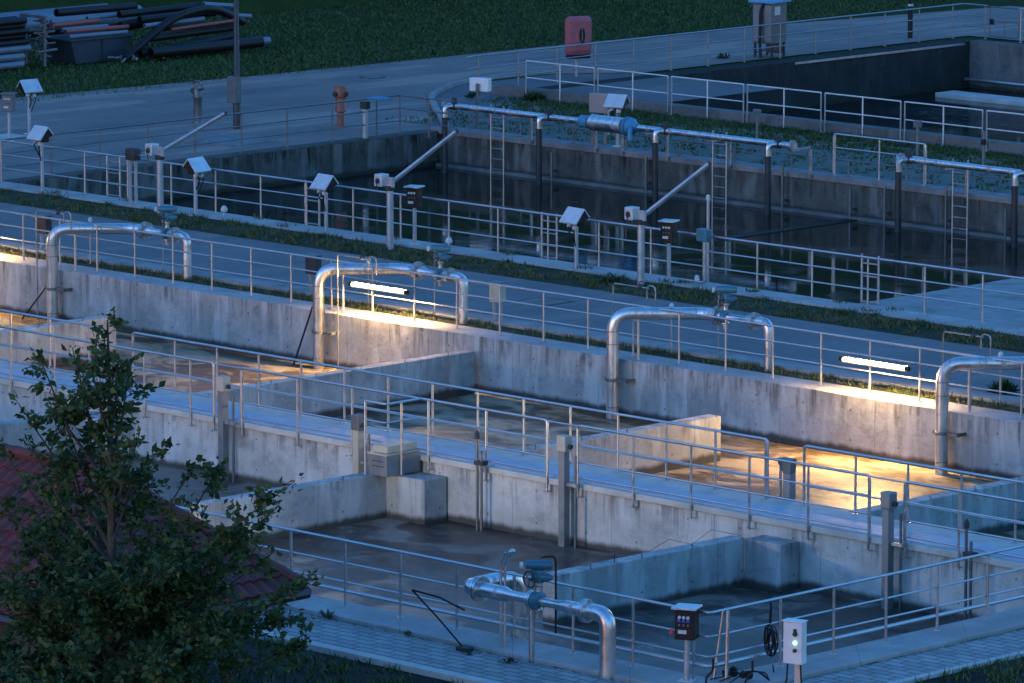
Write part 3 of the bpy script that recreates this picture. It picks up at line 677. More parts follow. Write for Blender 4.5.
def switch_box(label, loc, rz, h=1.4, m=M_black, group='switch boxes on posts', lid=M_hood):
    t = thing('switch_box', label, 'switch box', loc, rz, group)
    MB().tube([(0, 0, 0), (0, 0, h - .45)], .05, 10).build('post', M_zinc, t)
    MB().box(-.12, .12, -.1, .1, 0, .02, b=.004).build('base_plate', M_white, t)
    MB().box(-.16, .16, -.14, .14, h - .52, h - .04, b=.02).build('box', m, t)
    MB().box(-.2, .2, -.2, .18, h - .035, h, b=.008).build('rain_lid', lid, t)
    for i in range(3):
        MB().lathe([(.0, 0), (.028, 0), (.028, .03), (.0, .035)], 8, TR(-.07 + .07 * i, -.142, h - .16) @ RX(R(90))).build('button', M_white, t)
        MB().lathe([(.0, 0), (.02, 0), (.02, .03), (.0, .035)], 8, TR(-.07 + .07 * i, -.142, h - .28) @ RX(R(90))).build('button', M_grey, t)
    MB().box(-.1, .04, -.15, -.142, h - .42, h - .36).build('name_plate', M_white, t)
    return t
switch_box('black switch box with pale lid beside the middle crane post', (-11.95, 8.62, .05), R(20), 1.42)
switch_box('black switch box with pale lid beside the right crane post', (-3.46, 8.58, .05), R(20), 1.42)
switch_box('grey switch box on a post at the far left edge of the yard', (-34.8, 15.0, 0), R(30), 1.35, M_grey, lid=M_grey)
sb = switch_box('near switch box with blue label on the front railing corner', (25.75, -21.9, .05), R(25), 1.2, M_black)
for i in range(3): MB().box(-.11 + .075 * i, -.055 + .075 * i, -.152, -.146, .965, 1.0).build('blue_label', M_signblue, sb)
b = MB(); b.box(-.24, -.17, -.16, -.12, .76, .84, b=.01); b.build('red_tag', M_redmark, sb)
t = thing('stem_valve', 'black gear valve on twin posts left of the leftmost crane post', 'valve', (-22.25, 8.6, .02), R(0))
for s in (-.1, .12): MB().box(s - .03, s + .03, -.03, .03, 0, 1.2).build('leg', M_zinc, t)
b = MB(); b.box(-.16, .2, -.12, .12, 1.15, 1.45, b=.03); b.lathe([(.05, -.35), (.1, -.3), (.1, .0), (.05, .05)], 10, TR(-.12, 0, 1.36) @ RY(R(-80))); b.build('gearbox', M_iron, t)
b = MB(); b.lathe([(.02, 0), (.02, .35)], 8, TR(.2, 0, 1.3) @ RY(R(90))); b.build('shaft', M_galv, t)

def davit(label, loc, ax, az):
    t = thing('crane_davit', label, 'crane', loc, 0, 'small crane posts with raised arms')
    MB().tube([(0, 0, -.02), (0, 0, 1.55)], .085, 14).build('post', M_zinc, t)
    MB().lathe([(.11, 0), (.12, .02), (.12, .1), (.09, .12)], 14, TR(0, 0, 1.42)).build('collar', M_iron, t)
    b = MB(); b.box(-.05, .12, -.05, .05, 1.5, 1.74, b=.01); b.build('head', M_zinc, t)
    d = Vector((.7071, .7071, 0)); e = Vector((0, 0, 1.66)) + d * .1; f = d * ax + Vector((0, 0, az))
    b = MB(); dr = (f - e).normalized(); q = Vector((0, 0, 1)).rotation_difference(dr).to_matrix().to_4x4()
    b.box(-.035, .035, -.05, .05, 0, (f - e).length, b=.01, M=TR(*e) @ q); b.build('arm', M_zinc, t)
    b = MB(); b.lathe([(.06, -.02), (.06, .02)], 12, TR(*f) @ RZ(R(45)) @ RX(R(90))); b.build('pulley', M_iron, t)
    w = MB(); w.box(-.42, -.16, -.13, .13, 1.5, 1.8, b=.02); wo = w.build('winch', M_hood, t)
    w = MB(); w.lathe([(.07, -.15), (.07, .15)], 12, TR(-.29, 0, 1.64) @ RX(R(90))); w.tube([(-.29, -.15, 1.64), (-.29, -.2, 1.64), (-.2, -.2, 1.42)], .014, 6); w.build('winch_drum', M_iron, wo)
    return t
davit('leftmost zinc crane post with raised arm beside the dark basin', (-20.35, 7.85, 0), 1.65, 2.58)
davit('middle zinc crane post with raised arm beside the dark basin', (-12.0, 7.85, 0), 1.6, 2.85)
davit('right zinc crane post with raised arm beside the dark basin', (-3.65, 7.85, 0), 1.55, 2.82)
t = thing('crane_socket', 'short crane post in the far left corner of the dark basin', 'crane', (-27.6, 22.3, 0))
MB().tube([(-.5, 0, 0), (-.5, 0, .85)], .085, 12).build('post', M_zinc, t); MB().box(-.62, -.38, -.1, .1, .85, 1.05, b=.02).build('head', M_iron, t); MB().box(-.5, .1, .0, .5, 1.12, 1.17, b=.01).build('plate', M_blue, t)
# small ground fittings on the strip
for lab, X, Y in (('small white vent cap near the leftmost sensor post', -18.9, 8.7), ('small white vent cap near the middle switch box', -10.9, 8.75)):
    t = thing('vent_cap', lab, 'vent', (X, Y, .05), 0, 'small white vent caps'); MB().tube([(0, 0, 0), (0, 0, .12)], .03, 8).build('stem', M_zinc, t); MB().lathe([(.02, .1), (.08, .12), (.09, .18), (.05, .25), (.0, .27)], 12).build('cap', M_white, t)
t = thing('riser_valve', 'thin bent riser pipe with a grey head right of the right switch box', 'valve', (-2.55, 8.72, .05))
MB().tube(fillet([(-.7, 0, .05), (.1, 0, .05), (.1, 0, 1.05)], .1, 4), .03, 8).build('pipe', M_galv, t); MB().box(-.1, .22, -.1, .1, 1.0, 1.3, b=.03).build('head', M_teal, t); MB().lathe([(.02, 0), (.06, .02), (.05, .12), (.0, .15)], 10, TR(-.15, 0, .06)).build('cap', M_white, t)
t = thing('aerial_post', 'tall thin pole standing in the water behind the right switch box', 'pole', (-4.3, 10.8, -1.9)); MB().tube([(0, 0, 0), (0, 0, 3.6)], .035, 8).build('pole', M_zinc, t); MB().lathe([(.05, 3.55), (.05, 3.65), (.0, 3.68)], 8).build('cap', M_white, t)

# ------------------------------------------------------------------ ladders
def ladder(label, x, y, z0, z1, w=.5, hoop=True, rz=0):
    t = thing('ladder', label, 'ladder', (x, y, z0), rz, 'steel ladders into the dark basin')
    H = z1 - z0
    for s in (-1, 1): MB().tube([(s * w / 2, 0, 0), (s * w / 2, 0, H)], .027, 8).build('rail', M_galv, t)
    r0 = MB().tube([(-w / 2, 0, 0), (w / 2, 0, 0)], .02, 6).build('rung', M_galv, t, (0, 0, .2)); n = int((H - .35) / .29)
    for k in range(1, n + 1): dup_part(r0, t, (0, 0, .2 + .29 * k))
    return t
ladder('tall ladder on the far wall of the dark basin, leftmost', -25.3, 24.72, -1.6, .98)
ladder('tall ladder on the far wall below the middle of the long aeration pipe', -16.85, 24.72, -1.6, .98)
ladder('tall ladder on the far wall below the right aeration pipe', -8.4, 24.72, -1.6, .98)
ladder('short ladder rising behind the railing beside the leftmost gear valve', -23.8, 9.3, -1.6, 1.12)
ladder('short ladder rising behind the railing left of the first hooded sensor', -16.3, 9.3, -1.6, 1.12)
ladder('short ladder rising behind the railing left of the second hooded sensor', -8.05, 9.3, -1.6, 1.12)
ladder('short ladder at the concrete deck of the dark basin', 1.95, 9.45, -1.6, 1.12)
# wall probes on the far side
for i, X in enumerate((-23.2, -19.6, -14.6, -12.2, -11.0, -8.9, -6.9)):
    t = thing('level_pipe', ['slim level pipe on the dark wall near the leftmost ladder', 'slim level pipe on the dark wall below the flow meter', 'slim level pipe right of the middle ladder', 'slim level pipe above the submerged beam', 'slim level pipe left of the right aeration pipe', 'slim level pipe left of the right ladder', 'slim level pipe right of the right ladder'][i], 'pipe', (X, 24.75, -1.7), 0, 'slim level pipes on the far dark wall')
    MB().tube([(0, 0, 0), (0, 0, 1.55 + .2 * (i % 3))], .04, 8).build('pipe', M_old, t); MB().box(-.06, .06, -.01, .2, 1.0, 1.05).build('clip', M_old, t)

# ------------------------------------------------------------------ penstock columns along the walkway
def penstock(label, X, Y, m=M_col, head=M_beige, z1=.9, w=.155, two=True):
    t = thing('penstock_column', label, 'column', (X, Y, -1.9), 0, 'penstock columns along the walkway')
    H = z1 + 1.9
    b = MB(); b.box(-w / 2, w / 2, -w / 2, w / 2, 0, H - .3, b=.01); b.build('column', m, t)
    b = MB(); b.box(-w / 2 - .02, w / 2 + .05, -w / 2 - .03, w / 2 + .02, H - .30, H, b=.02); b.build('drive_head', head, t)
    b = MB(); b.lathe([(.02, 0), (.045, .01), (.045, .07), (.02, .08)], 10, TR(w / 2 + .05, 0, H - .2) @ RY(R(90))); b.build('crank_socket', M_rust, t)
    if two:
        MB().tube([(w / 2 + .22, .0, .4), (w / 2 + .22, .0, H - .35)], .026, 8).build('spindle', M_old, t)
        MB().box(w / 2, w / 2 + .26, -.03, .03, H - .95, H - .89).build('bracket', M_galv, t)
    return t
penstock('first penstock column on the walkway, just right of the treetop', 2.95, -11.05)
penstock('second penstock column on the walkway, in the middle of the photo', 12.42, -11.05, M_col)
penstock('third penstock column on the walkway, near the right edge', 20.42, -11.05, M_col, M_col)
t = penstock('penstock column standing beside the small valve box', 6.9, -11.1, M_beige, M_grey, .62, .16)
t = thing('penstock_column', 'dark slim penstock column with bracket head on the far side of the walkway', 'column', (16.4, -9.2, -1.9), 0, 'penstock columns along the walkway')
MB().box(-.085, .085, -.085, .085, 0, 2.35, b=.01).build('column', M_col, t)
MB().prism([(-.08, 0), (.08, 0), (.1, .2), (.1, .28), (-.22, .28), (-.22, .2)], -.08, .08, TR(0, 0, 2.35) @ RX(R(90))).build('drive_head', M_grey, t)
MB().tube([(-.22, 0, .3), (-.22, 0, 2.5)], .025, 8).build('spindle', M_galv, t)
# valve box on the cross wall with its hand rail
t = thing('valve_box', 'square steel valve box with overhanging lid on the cross wall by the walkway', 'box', (8.19, -11.37, -.345))
b = MB(); b.box(-.25, .24, -.44, .45, 0.02, .42, b=.012); b.build('box', M_col, t)
b = MB(); b.box(-.28, .27, -.47, .48, .425, .46, b=.01); b.box(-.2, .2, -.38, .42, .461, .6, b=.015); b.build('lid', M_beige, t)
for z in (.2, .3): MB().box(-.16, .16, -.448, -.442, z, z + .015).build('vent_slot', M_iron, t)
railing('railing', 'small handrail around the valve box beside the walkway', [(7.9, -11.86), (8.47, -11.86), (8.47, -10.98)], [(7.9, -11.86), (8.47, -11.45)], [1.42, 1.06], M_galv, GA, z0=-.32, zb=0)
for lab, X, z0, z1 in (('slim steel stem rod on the walkway wall right of the valve box', 10.15, -1.8, .55), ('slim steel stem rod on the walkway wall at the right edge', 22.25, -1.8, .5)):
    t = thing('stem_rod', lab, 'rod', (X, -11.08, z0), 0, 'stem rods on the walkway wall')
    for d in (0, .11): MB().tube([(d, 0, 0), (d, 0, z1 - z0 - d * 2)], .028, 8).build('rod', M_old, t)
    MB().box(-.05, .17, -.04, .12, z1 - z0 - .5, z1 - z0 - .42).build('guide', M_iron, t); MB().lathe([(.05, 0), (.05, .1), (.02, .16)], 10, TR(0, 0, z1 - z0)).build('cap', M_iron, t)

# ------------------------------------------------------------------ near control box and cables
t = thing('control_box', 'pale grey control box with green light by the near railing', 'control box', (27.56, -21.40, 0), R(14))
MB().box(-.05, .05, .09, .17, -.02, 1.15).build('post', M_zinc, t)
bx = MB().box(-.165, .165, -.08, .085, .54, 1.2, b=.015).build('box', M_box, t)
MB().box(-.18, .18, -.1, .1, 1.203, 1.222, b=.006).build('rain_lid', M_box, t)
MB().lathe([(.0, 0), (.035, 0), (.033, .02), (.0, .026)], 12, TR(.05, -.083, .88) @ RX(R(90))).build('indicator_light', M_green, t)
b = MB(); b.lathe([(.0, 0), (.03, 0), (.03, .03), (.0, .035)], 12, TR(.05, -.083, .76) @ RX(R(90))); b.build('button', M_iron, t)
b = MB(); b.lathe([(.0, 0), (.04, 0), (.04, .02), (.0, .03)], 12, TR(.05, -.083, 1.02) @ RX(R(90))); b.box(.03, .07, -.115, -.083, .99, 1.1); b.build('rotary_switch', M_iron, t)
b = MB(); b.tube(fillet([(-.12, 0, .58), (-.14, 0, .2), (-.3, -.1, .03), (-.8, -.2, .03)], .1, 4), .016, 6); b.build('cable', M_black, t); b = MB(); b.tube(fillet([(.1, 0, .58), (.12, 0, .2), (.4, .1, .03), (1.0, .3, .03)], .1, 4), .016, 6); b.build('cable', M_black, t)
cb = MB()
for k in range(9):
    a = random.uniform(-.25, .25); w_ = random.uniform(.05, .10); h_ = random.uniform(.15, .24); pts = [(w_ * math.cos(u) * (1 + .15 * random.random()) + .1 * a, .05 * a + .012 * k - .05, .06 - .2 * a + h_ * math.sin(u) * (1 + .1 * random.random())) for u in np.linspace(0, 2 * math.pi, 15)]
    cb.tube(pts, .010, 5, False)
cb.tube(fillet([(0, 0, .33), (.02, 0, .62), (-.03, .02, .68), (-.03, 0, .33)], .05, 4), .012, 5); cb.tube([(.05, 0, -.32), (.08, .02, -.62)], .012, 5)
tag(cb.build('cable_coil', M_black, None, (26.24, -20.5, .5)), 'coiled black cable hanging on the near railing beside the control box', 'cable')
t = thing('gate_hinge_posts', 'pair of slim leaning steel posts at the near railing corner', 'posts', (26.1, -21.45, .05))
MB().tube([(-.1, -.1, 0), (.0, 0, 1.1)], .024, 8).build('post', M_galv, t); MB().tube([(.12, -.05, 0), (.1, 0, 1.12)], .03, 8).build('post', M_galv, t)
b = MB()
for k in range(5): b.lathe([(.0, -.07), (.06, -.04), (.07, .03), (.0, .07)], 8, TR(.3 * random.uniform(-1, 1), .2 * random.uniform(-1, 1), .06 + .08 * random.random()))
for k in range(3): b.tube(fillet([(-.4 + .2 * k, -.3, .02), (-.1, .1 * k, .12), (.2 + .1 * k, .1, .2), (.3, .3, .02)], .1, 4), .011, 5)
tag(b.build('cable_heap', M_black, None, (26.42, -21.35, .06)), 'heap of black cable plugs lying at the foot of the corner posts', 'cable')
for lab, X, Y in (('black hose end sticking up left of the cable heap', 26.35, -22.1), ('bent black hose end beside the near switch box', 26.9, -21.8)):
    b = MB(); b.tube(fillet([(0, 0, 0), (.0, 0, .25), (.1, .05, .34), (.1, .05, .55)], .08, 4), .018, 8); tag(b.build('hose_end', M_black, None, (X, Y, 0)), lab, 'hose')
# wire on the blue cross wall
b = MB(); pts = [(0, 0, 0), (0, .0, .12), (0, .9, .06), (0, 1.4, .2), (0, 2.0, .02), (0, 2.5, .22), (0, 3.3, .0)]
b.tube(pts, .0045, 5); b.tube([(0, 0, -.25), (0, 0, .14)], .012, 6); tag(b.build('loose_wire', M_iron, None, (17.15, -14.6, -.31)), 'loose thin wire sagging along the dark blue cross wall', 'wire')

# ------------------------------------------------------------------ yard furniture
t = thing('valve_standpipe', 'steel standpipe with twin valve heads standing in the yard', 'standpipe', (-34.2, 21.5, 0))
MB().lathe([(.16, 0), (.15, .08), (.12, .1), (.12, .7), (.14, .74)], 14).build('column', M_old, t)
b = MB(); b.lathe([(.05, .7), (.13, .74), (.13, .95), (.06, 1.05)], 12); b.lathe([(.05, -.26), (.09, -.22), (.09, .2), (.05, .24)], 12, TR(0, 0, .98) @ RY(R(70))); b.build('valve_head', M_old, t)
b = MB(); b.tube(fillet([(-.12, 0, .9), (-.2, 0, 1.2), (.2, 0, 1.2), (.14, 0, .95)], .14, 5), .035, 8); b.build('yoke', M_old, t)
t = thing('hydrant', 'orange painted fire hydrant standing in the yard', 'hydrant', (-30.62, 23.74, 0))
MB().lathe([(.16, 0), (.16, .05), (.1, .07), (.1, .42), (.17, .45), (.17, .5), (.15, .52), (.15, .84), (.19, .87), (.2, 1.12), (.17, 1.17), (.05, 1.19)], 14).build('barrel', M_orange, t)
b = MB(); b.lathe([(.05, .1), (.05, .2), (.07, .2), (.07, .26)], 10, TR(0, 0, .95) @ RY(R(90))); b.lathe([(.05, .1), (.05, .2), (.07, .2), (.07, .26)], 10, TR(0, 0, .95) @ RX(R(90))); b.build('outlet', M_iron, t)
t = thing('street_lamp', 'dark lamp post with a grey fuse box standing in the left yard', 'lamp post', (-32.36, 21.34, 0))
MB().lathe([(.11, 0), (.11, 1.2), (.085, 1.25), (.06, 7.6)], 12).build('pole', M_darkpole, t)
MB().box(-.2, .14, -.2, .06, .75, 1.5, b=.02).build('fuse_box', M_grey, t); b = MB(); b.box(-.24, -.2, -.1, .1, .95, 1.4); b.build('meter', M_iron, t)
MB().tube(fillet([(0, 0, 7.5), (0, 0, 7.9), (-1.2, 0, 8.1)], .3, 5), .045, 8).build('arm', M_grey, t); MB().box(-1.7, -1.1, -.14, .14, 8.02, 8.14, b=.03).build('lamp_head', M_grey, t)
t = thing('street_lamp', 'dark slender post behind the railing of the farthest basin', 'lamp post', (-35.07, 53.5, 0))
MB().lathe([(.085, 0), (.085, .9), (.075, .95), (.055, 5.5)], 12).build('pole', M_black, t); MB().lathe([(.09, 1.05), (.09, 1.12)], 10).build('band', M_white, t); MB().lathe([(.06, 5.5), (.2, 5.6), (.2, 5.75), (.05, 5.85)], 12).build('lamp_head', M_grey, t)
t = thing('lifebuoy_cabinet', 'rounded red lifebuoy cabinet on a post by the far basin railing', 'lifebuoy cabinet', (-34.9, 37.75, 0), R(64))
MB().tube([(0, .12, -.02), (0, .12, .9)], .045, 10).build('post', M_zinc, t)
b = MB(); b.box(-.43, .43, -.2, .1, .64, 1.86, b=.14); sh = b.build('shell', M_red, t)
b = MB(); b.box(-.31, .31, -.235, -.19, .8, 1.72, b=.02); b.build('door', M_red, t)
lp = [(.09 * math.cos(u), .24 * math.sin(u)) for u in np.linspace(0, 2 * math.pi, 17)[:-1]]
MB().prism(lp, 0, .02, TR(.06, -.236, 1.28) @ RX(R(90))).build('window', M_black, t)
b = MB(); b.box(.045, .075, -.262, -.25, 1.1, 1.55); b.build('handle', M_grey, t)
MB().box(-.38, .38, -.17, .09, .56, .66, b=.04).build('base', M_black, t)
t = thing('control_cabinet', 'tall grey control cabinet with blue roof behind the far railing', 'cabinet', (-34.55, 46.1, 0), R(8))
MB().box(-.38, .38, -.4, .4, .45, 1.72, b=.015).build('cabinet', M_grey, t)
MB().box(-.48, .48, -.52, .52, 1.73, 1.83, b=.02).build('roof', M_roofblue, t)
MB().box(-.34, .34, -.412, -.402, .52, 1.66).build('door', M_col, t)
b = MB(); b.box(.382, .39, -.28, .02, 1.35, 1.62); b.build('notice', M_white, t)
for a in (-.32, .32):
    for c in (-.34, .34): MB().box(a - .03, a + .03, c - .03, c + .03, -.02, .45).build('leg', M_iron, t)
MB().tube(fillet([(.1, -.62, .0), (.0, -.55, .5), (.0, -.5, 1.5), (.05, -.42, 1.7)], .2, 5), .05, 8).build('hose', M_black, t)
b = MB(); b.box(-.2, .3, .1, .3, .1, .4, b=.02); b.tube([(-.3, -.3, .15), (.3, -.3, .3)], .03, 6); b.build('cable_duct', M_old, t)
t = thing('post_box', 'small white box on a grey post behind the left end of the long aeration pipe', 'box', (-27.2, 25.9, 0), R(20))
MB().tube([(-.02, -.1, -.1), (-.02, -.1, 1.35)], .05, 8).build('post', M_old, t); MB().box(-.3, .3, -.04, .18, 1.12, 1.5, b=.02).build('box', M_box, t)
t = thing('post_box', 'grey flat panel box on legs beside the flow meter hood', 'box', (-22.2, 25.6, .1), R(15))
for s in (-.2, .2): MB().box(s - .03, s + .03, -.03, .03, -.1, .9).build('leg', M_old, t)
MB().box(-.3, .3, -.05, .05, .85, 1.4, b=.015).build('panel', M_col, t); MB().tube(fillet([(.35, -.1, .3), (.35, -.1, .95), (.5, -.05, 1.0)], .1, 4), .03, 8).build('conduit', M_hood, t)
t = thing('float_post', 'dark slim marker post in the grass in front of the pale fence', 'post', (-14.6, 30.2, 0)); MB().tube([(0, 0, 0), (0, 0, .9)], .05, 8).build('post', M_old, t); MB().box(-.09, .09, -.09, .09, .8, 1.0, b=.02).build('cap', M_grey, t)
t = thing('float_post', 'slim marker post in the cobbles behind the long aeration pipe', 'post', (-19.6, 29.2, 0)); MB().tube([(0, 0, 0), (0, 0, .95)], .04, 8).build('post', M_old, t); MB().box(-.12, .12, -.06, .06, .85, .97, b=.02).build('cap', M_grey, t)
t = thing('float_post', 'slim marker post at the right end of the cobble strip', 'post', (-10.9, 28.6, 0)); MB().tube([(0, 0, 0), (0, 0, 1.15)], .05, 8).build('post', M_old, t); MB().lathe([(.07, .8), (.07, .95)], 8).build('band', M_black, t)
# covers
t = thing('manhole_cover', 'round iron manhole cover in the far yard', 'manhole cover', (-39.2, 33.15, 0)); MB().lathe([(.42, -.02), (.42, .006)], 24).build('ring', M_iron, t); MB().lathe([(.33, -.02), (.33, .012)], 24).build('lid', M_asph2, t)
b = MB(); b.box(-.52, .52, -.52, .52, -.02, .005); t = thing('access_cover', 'square access cover with dark frame in the service road', 'cover', (-3.5, 4.52, 0)); b.build('frame', M_iron, t); MB().box(-.43, .43, -.43, .43, -.02, .01).build('plate', M_asph, t)
b = MB(); b.box(-1.2, 1.2, -.9, .9, -.02, .03, b=.01); tag(b.build('yard_slab', M_stone, None, (-30.6, 19.3, 0)), 'concrete slab beside the lamp post in the yard', 'slab')
b = MB(); b.box(-.5, .5, -2.6, 2.6, -.02, .012); tag(b.build('drain_slab', M_pale, None, (-35.6, 13.5, 0), R(0)), 'long pale repair patch in the far left yard', 'slab')

# ------------------------------------------------------------------ pipe store on the grass, top left
def pipe_rod(name, label, a, c, r, m, group):
    A = Vector(a); Cc = Vector(c); mid = (A + Cc) / 2
    b = MB(); d = (Cc - A); n = Vector((0, 0, -1)) * 0
    p = [A - mid, (Cc - A) * .33 + A - mid, (Cc - A) * .66 + A - mid, Cc - mid]
    T = d.normalized(); s = T.cross(Vector((0, 0, 1))).normalized(); u = s.cross(T); N = 12
    vs = []
    for q in (A - mid, Cc - mid):
        for rr in (r, r * .8):
            for k in range(N):
                an = 2 * math.pi * k / N; vs.append(q + (s * math.cos(an) + u * math.sin(an)) * rr)
    fs = []
    for k in range(N):
        j = (k + 1) % N
        fs += [(k, j, 2 * N + j, 2 * N + k), (N + k, 3 * N + k, 3 * N + j, N + j), (k, N + k, N + j, j), (2 * N + k, 2 * N + j, 3 * N + j, 3 * N + k)]
    b.add(vs, fs, True)
    return tag(b.build(name, m, None, mid), label, 'pipe', group)
U = Vector((0, 1, 0)); Wd = Vector((-1, 0, 0))   # the store lies along the yard edge
def sp(o, u, w, z):
    p = Vector(o) + U * u + Wd * w; return (p.x, p.y, z)
O1 = (-48.7, 27.4, 0)
for lay in range(5):
    for k in range(3):
        pipe_rod('stacked_pipe', 'black plastic pipe in the neat stack at the top left edge', sp(O1, -6 + random.uniform(-.05, .05), k * .3 + (.15 if lay % 2 else 0), .82 + lay * .165), sp(O1, -.1 + random.uniform(-.12, .12), k * .3 + (.15 if lay % 2 else 0), .82 + lay * .165), .095, M_black, 'black pipes in the neat stack')
for lay in range(3):
    for k in range(3):
        pipe_rod('stacked_pipe', 'pale blue pipe in the layers beneath the black stack', sp(O1, -6 + random.uniform(-.05, .05), k * .36 - .1 + lay * .05, .14 + lay * .24), sp(O1, -.15 + random.uniform(-.2, .2), k * .36 - .1 + lay * .05, .14 + lay * .24), .11, M_bluepipe, 'pale blue pipes under the black stack')
t = thing('pipe_trestle', 'steel trestle with clamps between the pipe stack and the skip', 'trestle', sp(O1, .55, 0, 0), R(90))
for w_ in (-.1, .8): MB().box(-.05, .05, w_ - .05, w_ + .05, 0, 1.5).build('leg', M_old, t)
b = MB(); b.box(-.06, .06, -.2, 1.0, 1.5, 1.58); b.box(-.06, .06, -.2, 1.0, .75, .83); b.build('beam', M_old, t)
b = MB()
for k in range(30): b.tube([(random.uniform(-.45, .45), random.uniform(-.3, .3), z_), (random.uniform(-.45, .45), random.uniform(-.3, .3), z_ + random.uniform(-.12, .12))], random.uniform(.02, .045), 6) if (z_ := random.uniform(.25, 1.5)) else None
b.build('clamp_bundle', M_old, t)
O2 = (-49.1, 30.1, 0)
t = thing('skip', 'open blue-grey steel skip loaded with pipes at the top left', 'skip', O2, R(90))
b = MB(); b.prism([(-1.0, .0), (1.0, .0), (1.3, .72), (-1.2, .72)], -.7, .7, RX(R(90))); b.build('body', M_skip, t)
for x in (.1,): MB().box(x - .03, x + .03, -.76, -.7, .05, .7).build('rib', M_skip, t)
MB().box(-1.28, 1.36, -.78, .78, .72, .78, b=.01).build('rim', M_skip, t)
for lab, u0, u1, w, z, r_, m in (('red plastic pipe lying along the top of the skip', -1.1, 1.5, -.3, 1.0, .07, M_redpipe), ('pale blue pipe lying along the near edge of the skip', -1.2, 1.2, -.6, .86, .065, M_bluepipe),
        ('second pale blue pipe lying behind the red pipe on the skip', -1.0, .9, 0, 1.02, .07, M_bluepipe), ('brownish pipe lying in the middle of the skip', -1.3, .8, .3, 1.14, .08, M_redpipe), ('black pipe on top of the skip load', -.7, 2.6, .6, 1.5, .13, M_black),
        ('pale blue pipe on top of the skip load', .4, 2.6, .4, 1.26, .07, M_bluepipe)):
    pipe_rod('loose_pipe', lab, sp(O2, u0, w, z), sp(O2, u1, w, z + random.uniform(-.03, .03)), r_, m, 'loose pipes on the skip')
O3 = (-47.9, 33.6, 0)
for u0, u1, w, z0, z1, r_, m, lab in ((-2.3, 2.4, -.5, .26, .26, .18, M_black, 'thick black pipe lying lowest on the grass beside the skip'), (-2.0, .5, .1, 1.05, 1.1, .075, M_bluepipe, 'pale blue pipe lying on the black pipes, right of the skip'),
        (-1.9, 2.0, .3, .6, .7, .12, M_black, 'black pipe resting on the bearers'), (-1.6, 2.2, .8, 1.15, 1.2, .14, M_black, 'black pipe on top of the heap right of the skip'),
        (1.2, 2.5, .9, 1.45, 1.3, .09, M_bluepipe, 'short pale blue pipe at the tip of the heap'), (1.3, 2.7, .3, 1.15, 1.0, .08, M_bluepipe, 'short pale blue pipe leaning off the heap end'), (-1.8, 2.2, 1.5, .9, 1.2, .16, M_black, 'thick black pipe at the back of the heap'),
        (-2.4, 1.5, -.15, .2, .5, .13, M_black, 'slanting black pipe near the bottom of the heap'), (-1.2, 2.3, .55, .9, .75, .11, M_black, 'black pipe in the middle of the heap'), (-2.2, 1.2, 1.1, 1.35, 1.4, .12, M_black, 'black pipe high at the back of the heap'),
        (-.9, 1.9, .1, .85, .95, .06, M_redpipe, 'thin red pipe among the black heap'), (2.15, 2.75, -.5, .27, .27, .13, M_bluepipe, 'pale blue end piece stuck in the lowest black pipe')):
    pipe_rod('loose_pipe', lab, sp(O3, u0, w, z0), sp(O3, u1, w, z1), r_, m, 'loose pipes heaped on the grass')
b = MB(); b.tube(fillet([sp((0, 0, 0), -3.0, -.1, 0.1), sp((0, 0, 0), -2.2, -.1, .6), sp((0, 0, 0), -.8, 0, 1.3), sp((0, 0, 0), 1.0, .2, 1.45), sp((0, 0, 0), 2.3, .2, .85)], .9, 8), .13, 12); tag(b.build('bent_pipe', M_black, None, O3), 'bent black hose pipe draped over the heap by the skip', 'pipe')
t = thing('bearer', 'timber bearers carrying the pipe heap', 'bearer', (O3[0], O3[1], 0), R(90))
MB().box(-1.1, -.95, -.4, 1.7, 0, .2).build('beam', M_bark, t); MB().box(1.0, 1.15, -.4, 1.7, 0, .2).build('beam', M_bark, t)
for w in (0, .6, 1.2):
    pipe_rod('large_pipe', 'large pale grey pipe lying behind the black stack', sp((-55.5, 30, 0), -8, w, .45), sp((-55.5, 30, 0), 7.9 - w * .3, w, .45), .3, M_bluepipe, 'large pale pipes in the back row')
b = MB()
for k in range(22):
    q = Vector((random.uniform(-.5, .5), random.uniform(-1.3, 1.3), random.uniform(.04, .16))); b.tube([q, q + Vector((random.uniform(-.2, .2), random.uniform(-.2, .2), random.uniform(.0, .12)))], random.uniform(.03, .06), 7)
tag(b.build('fittings_heap', M_old, None, (-47.7, 31.2, 0)), 'heap of small pipe fittings lying at the foot of the skip', 'fittings')

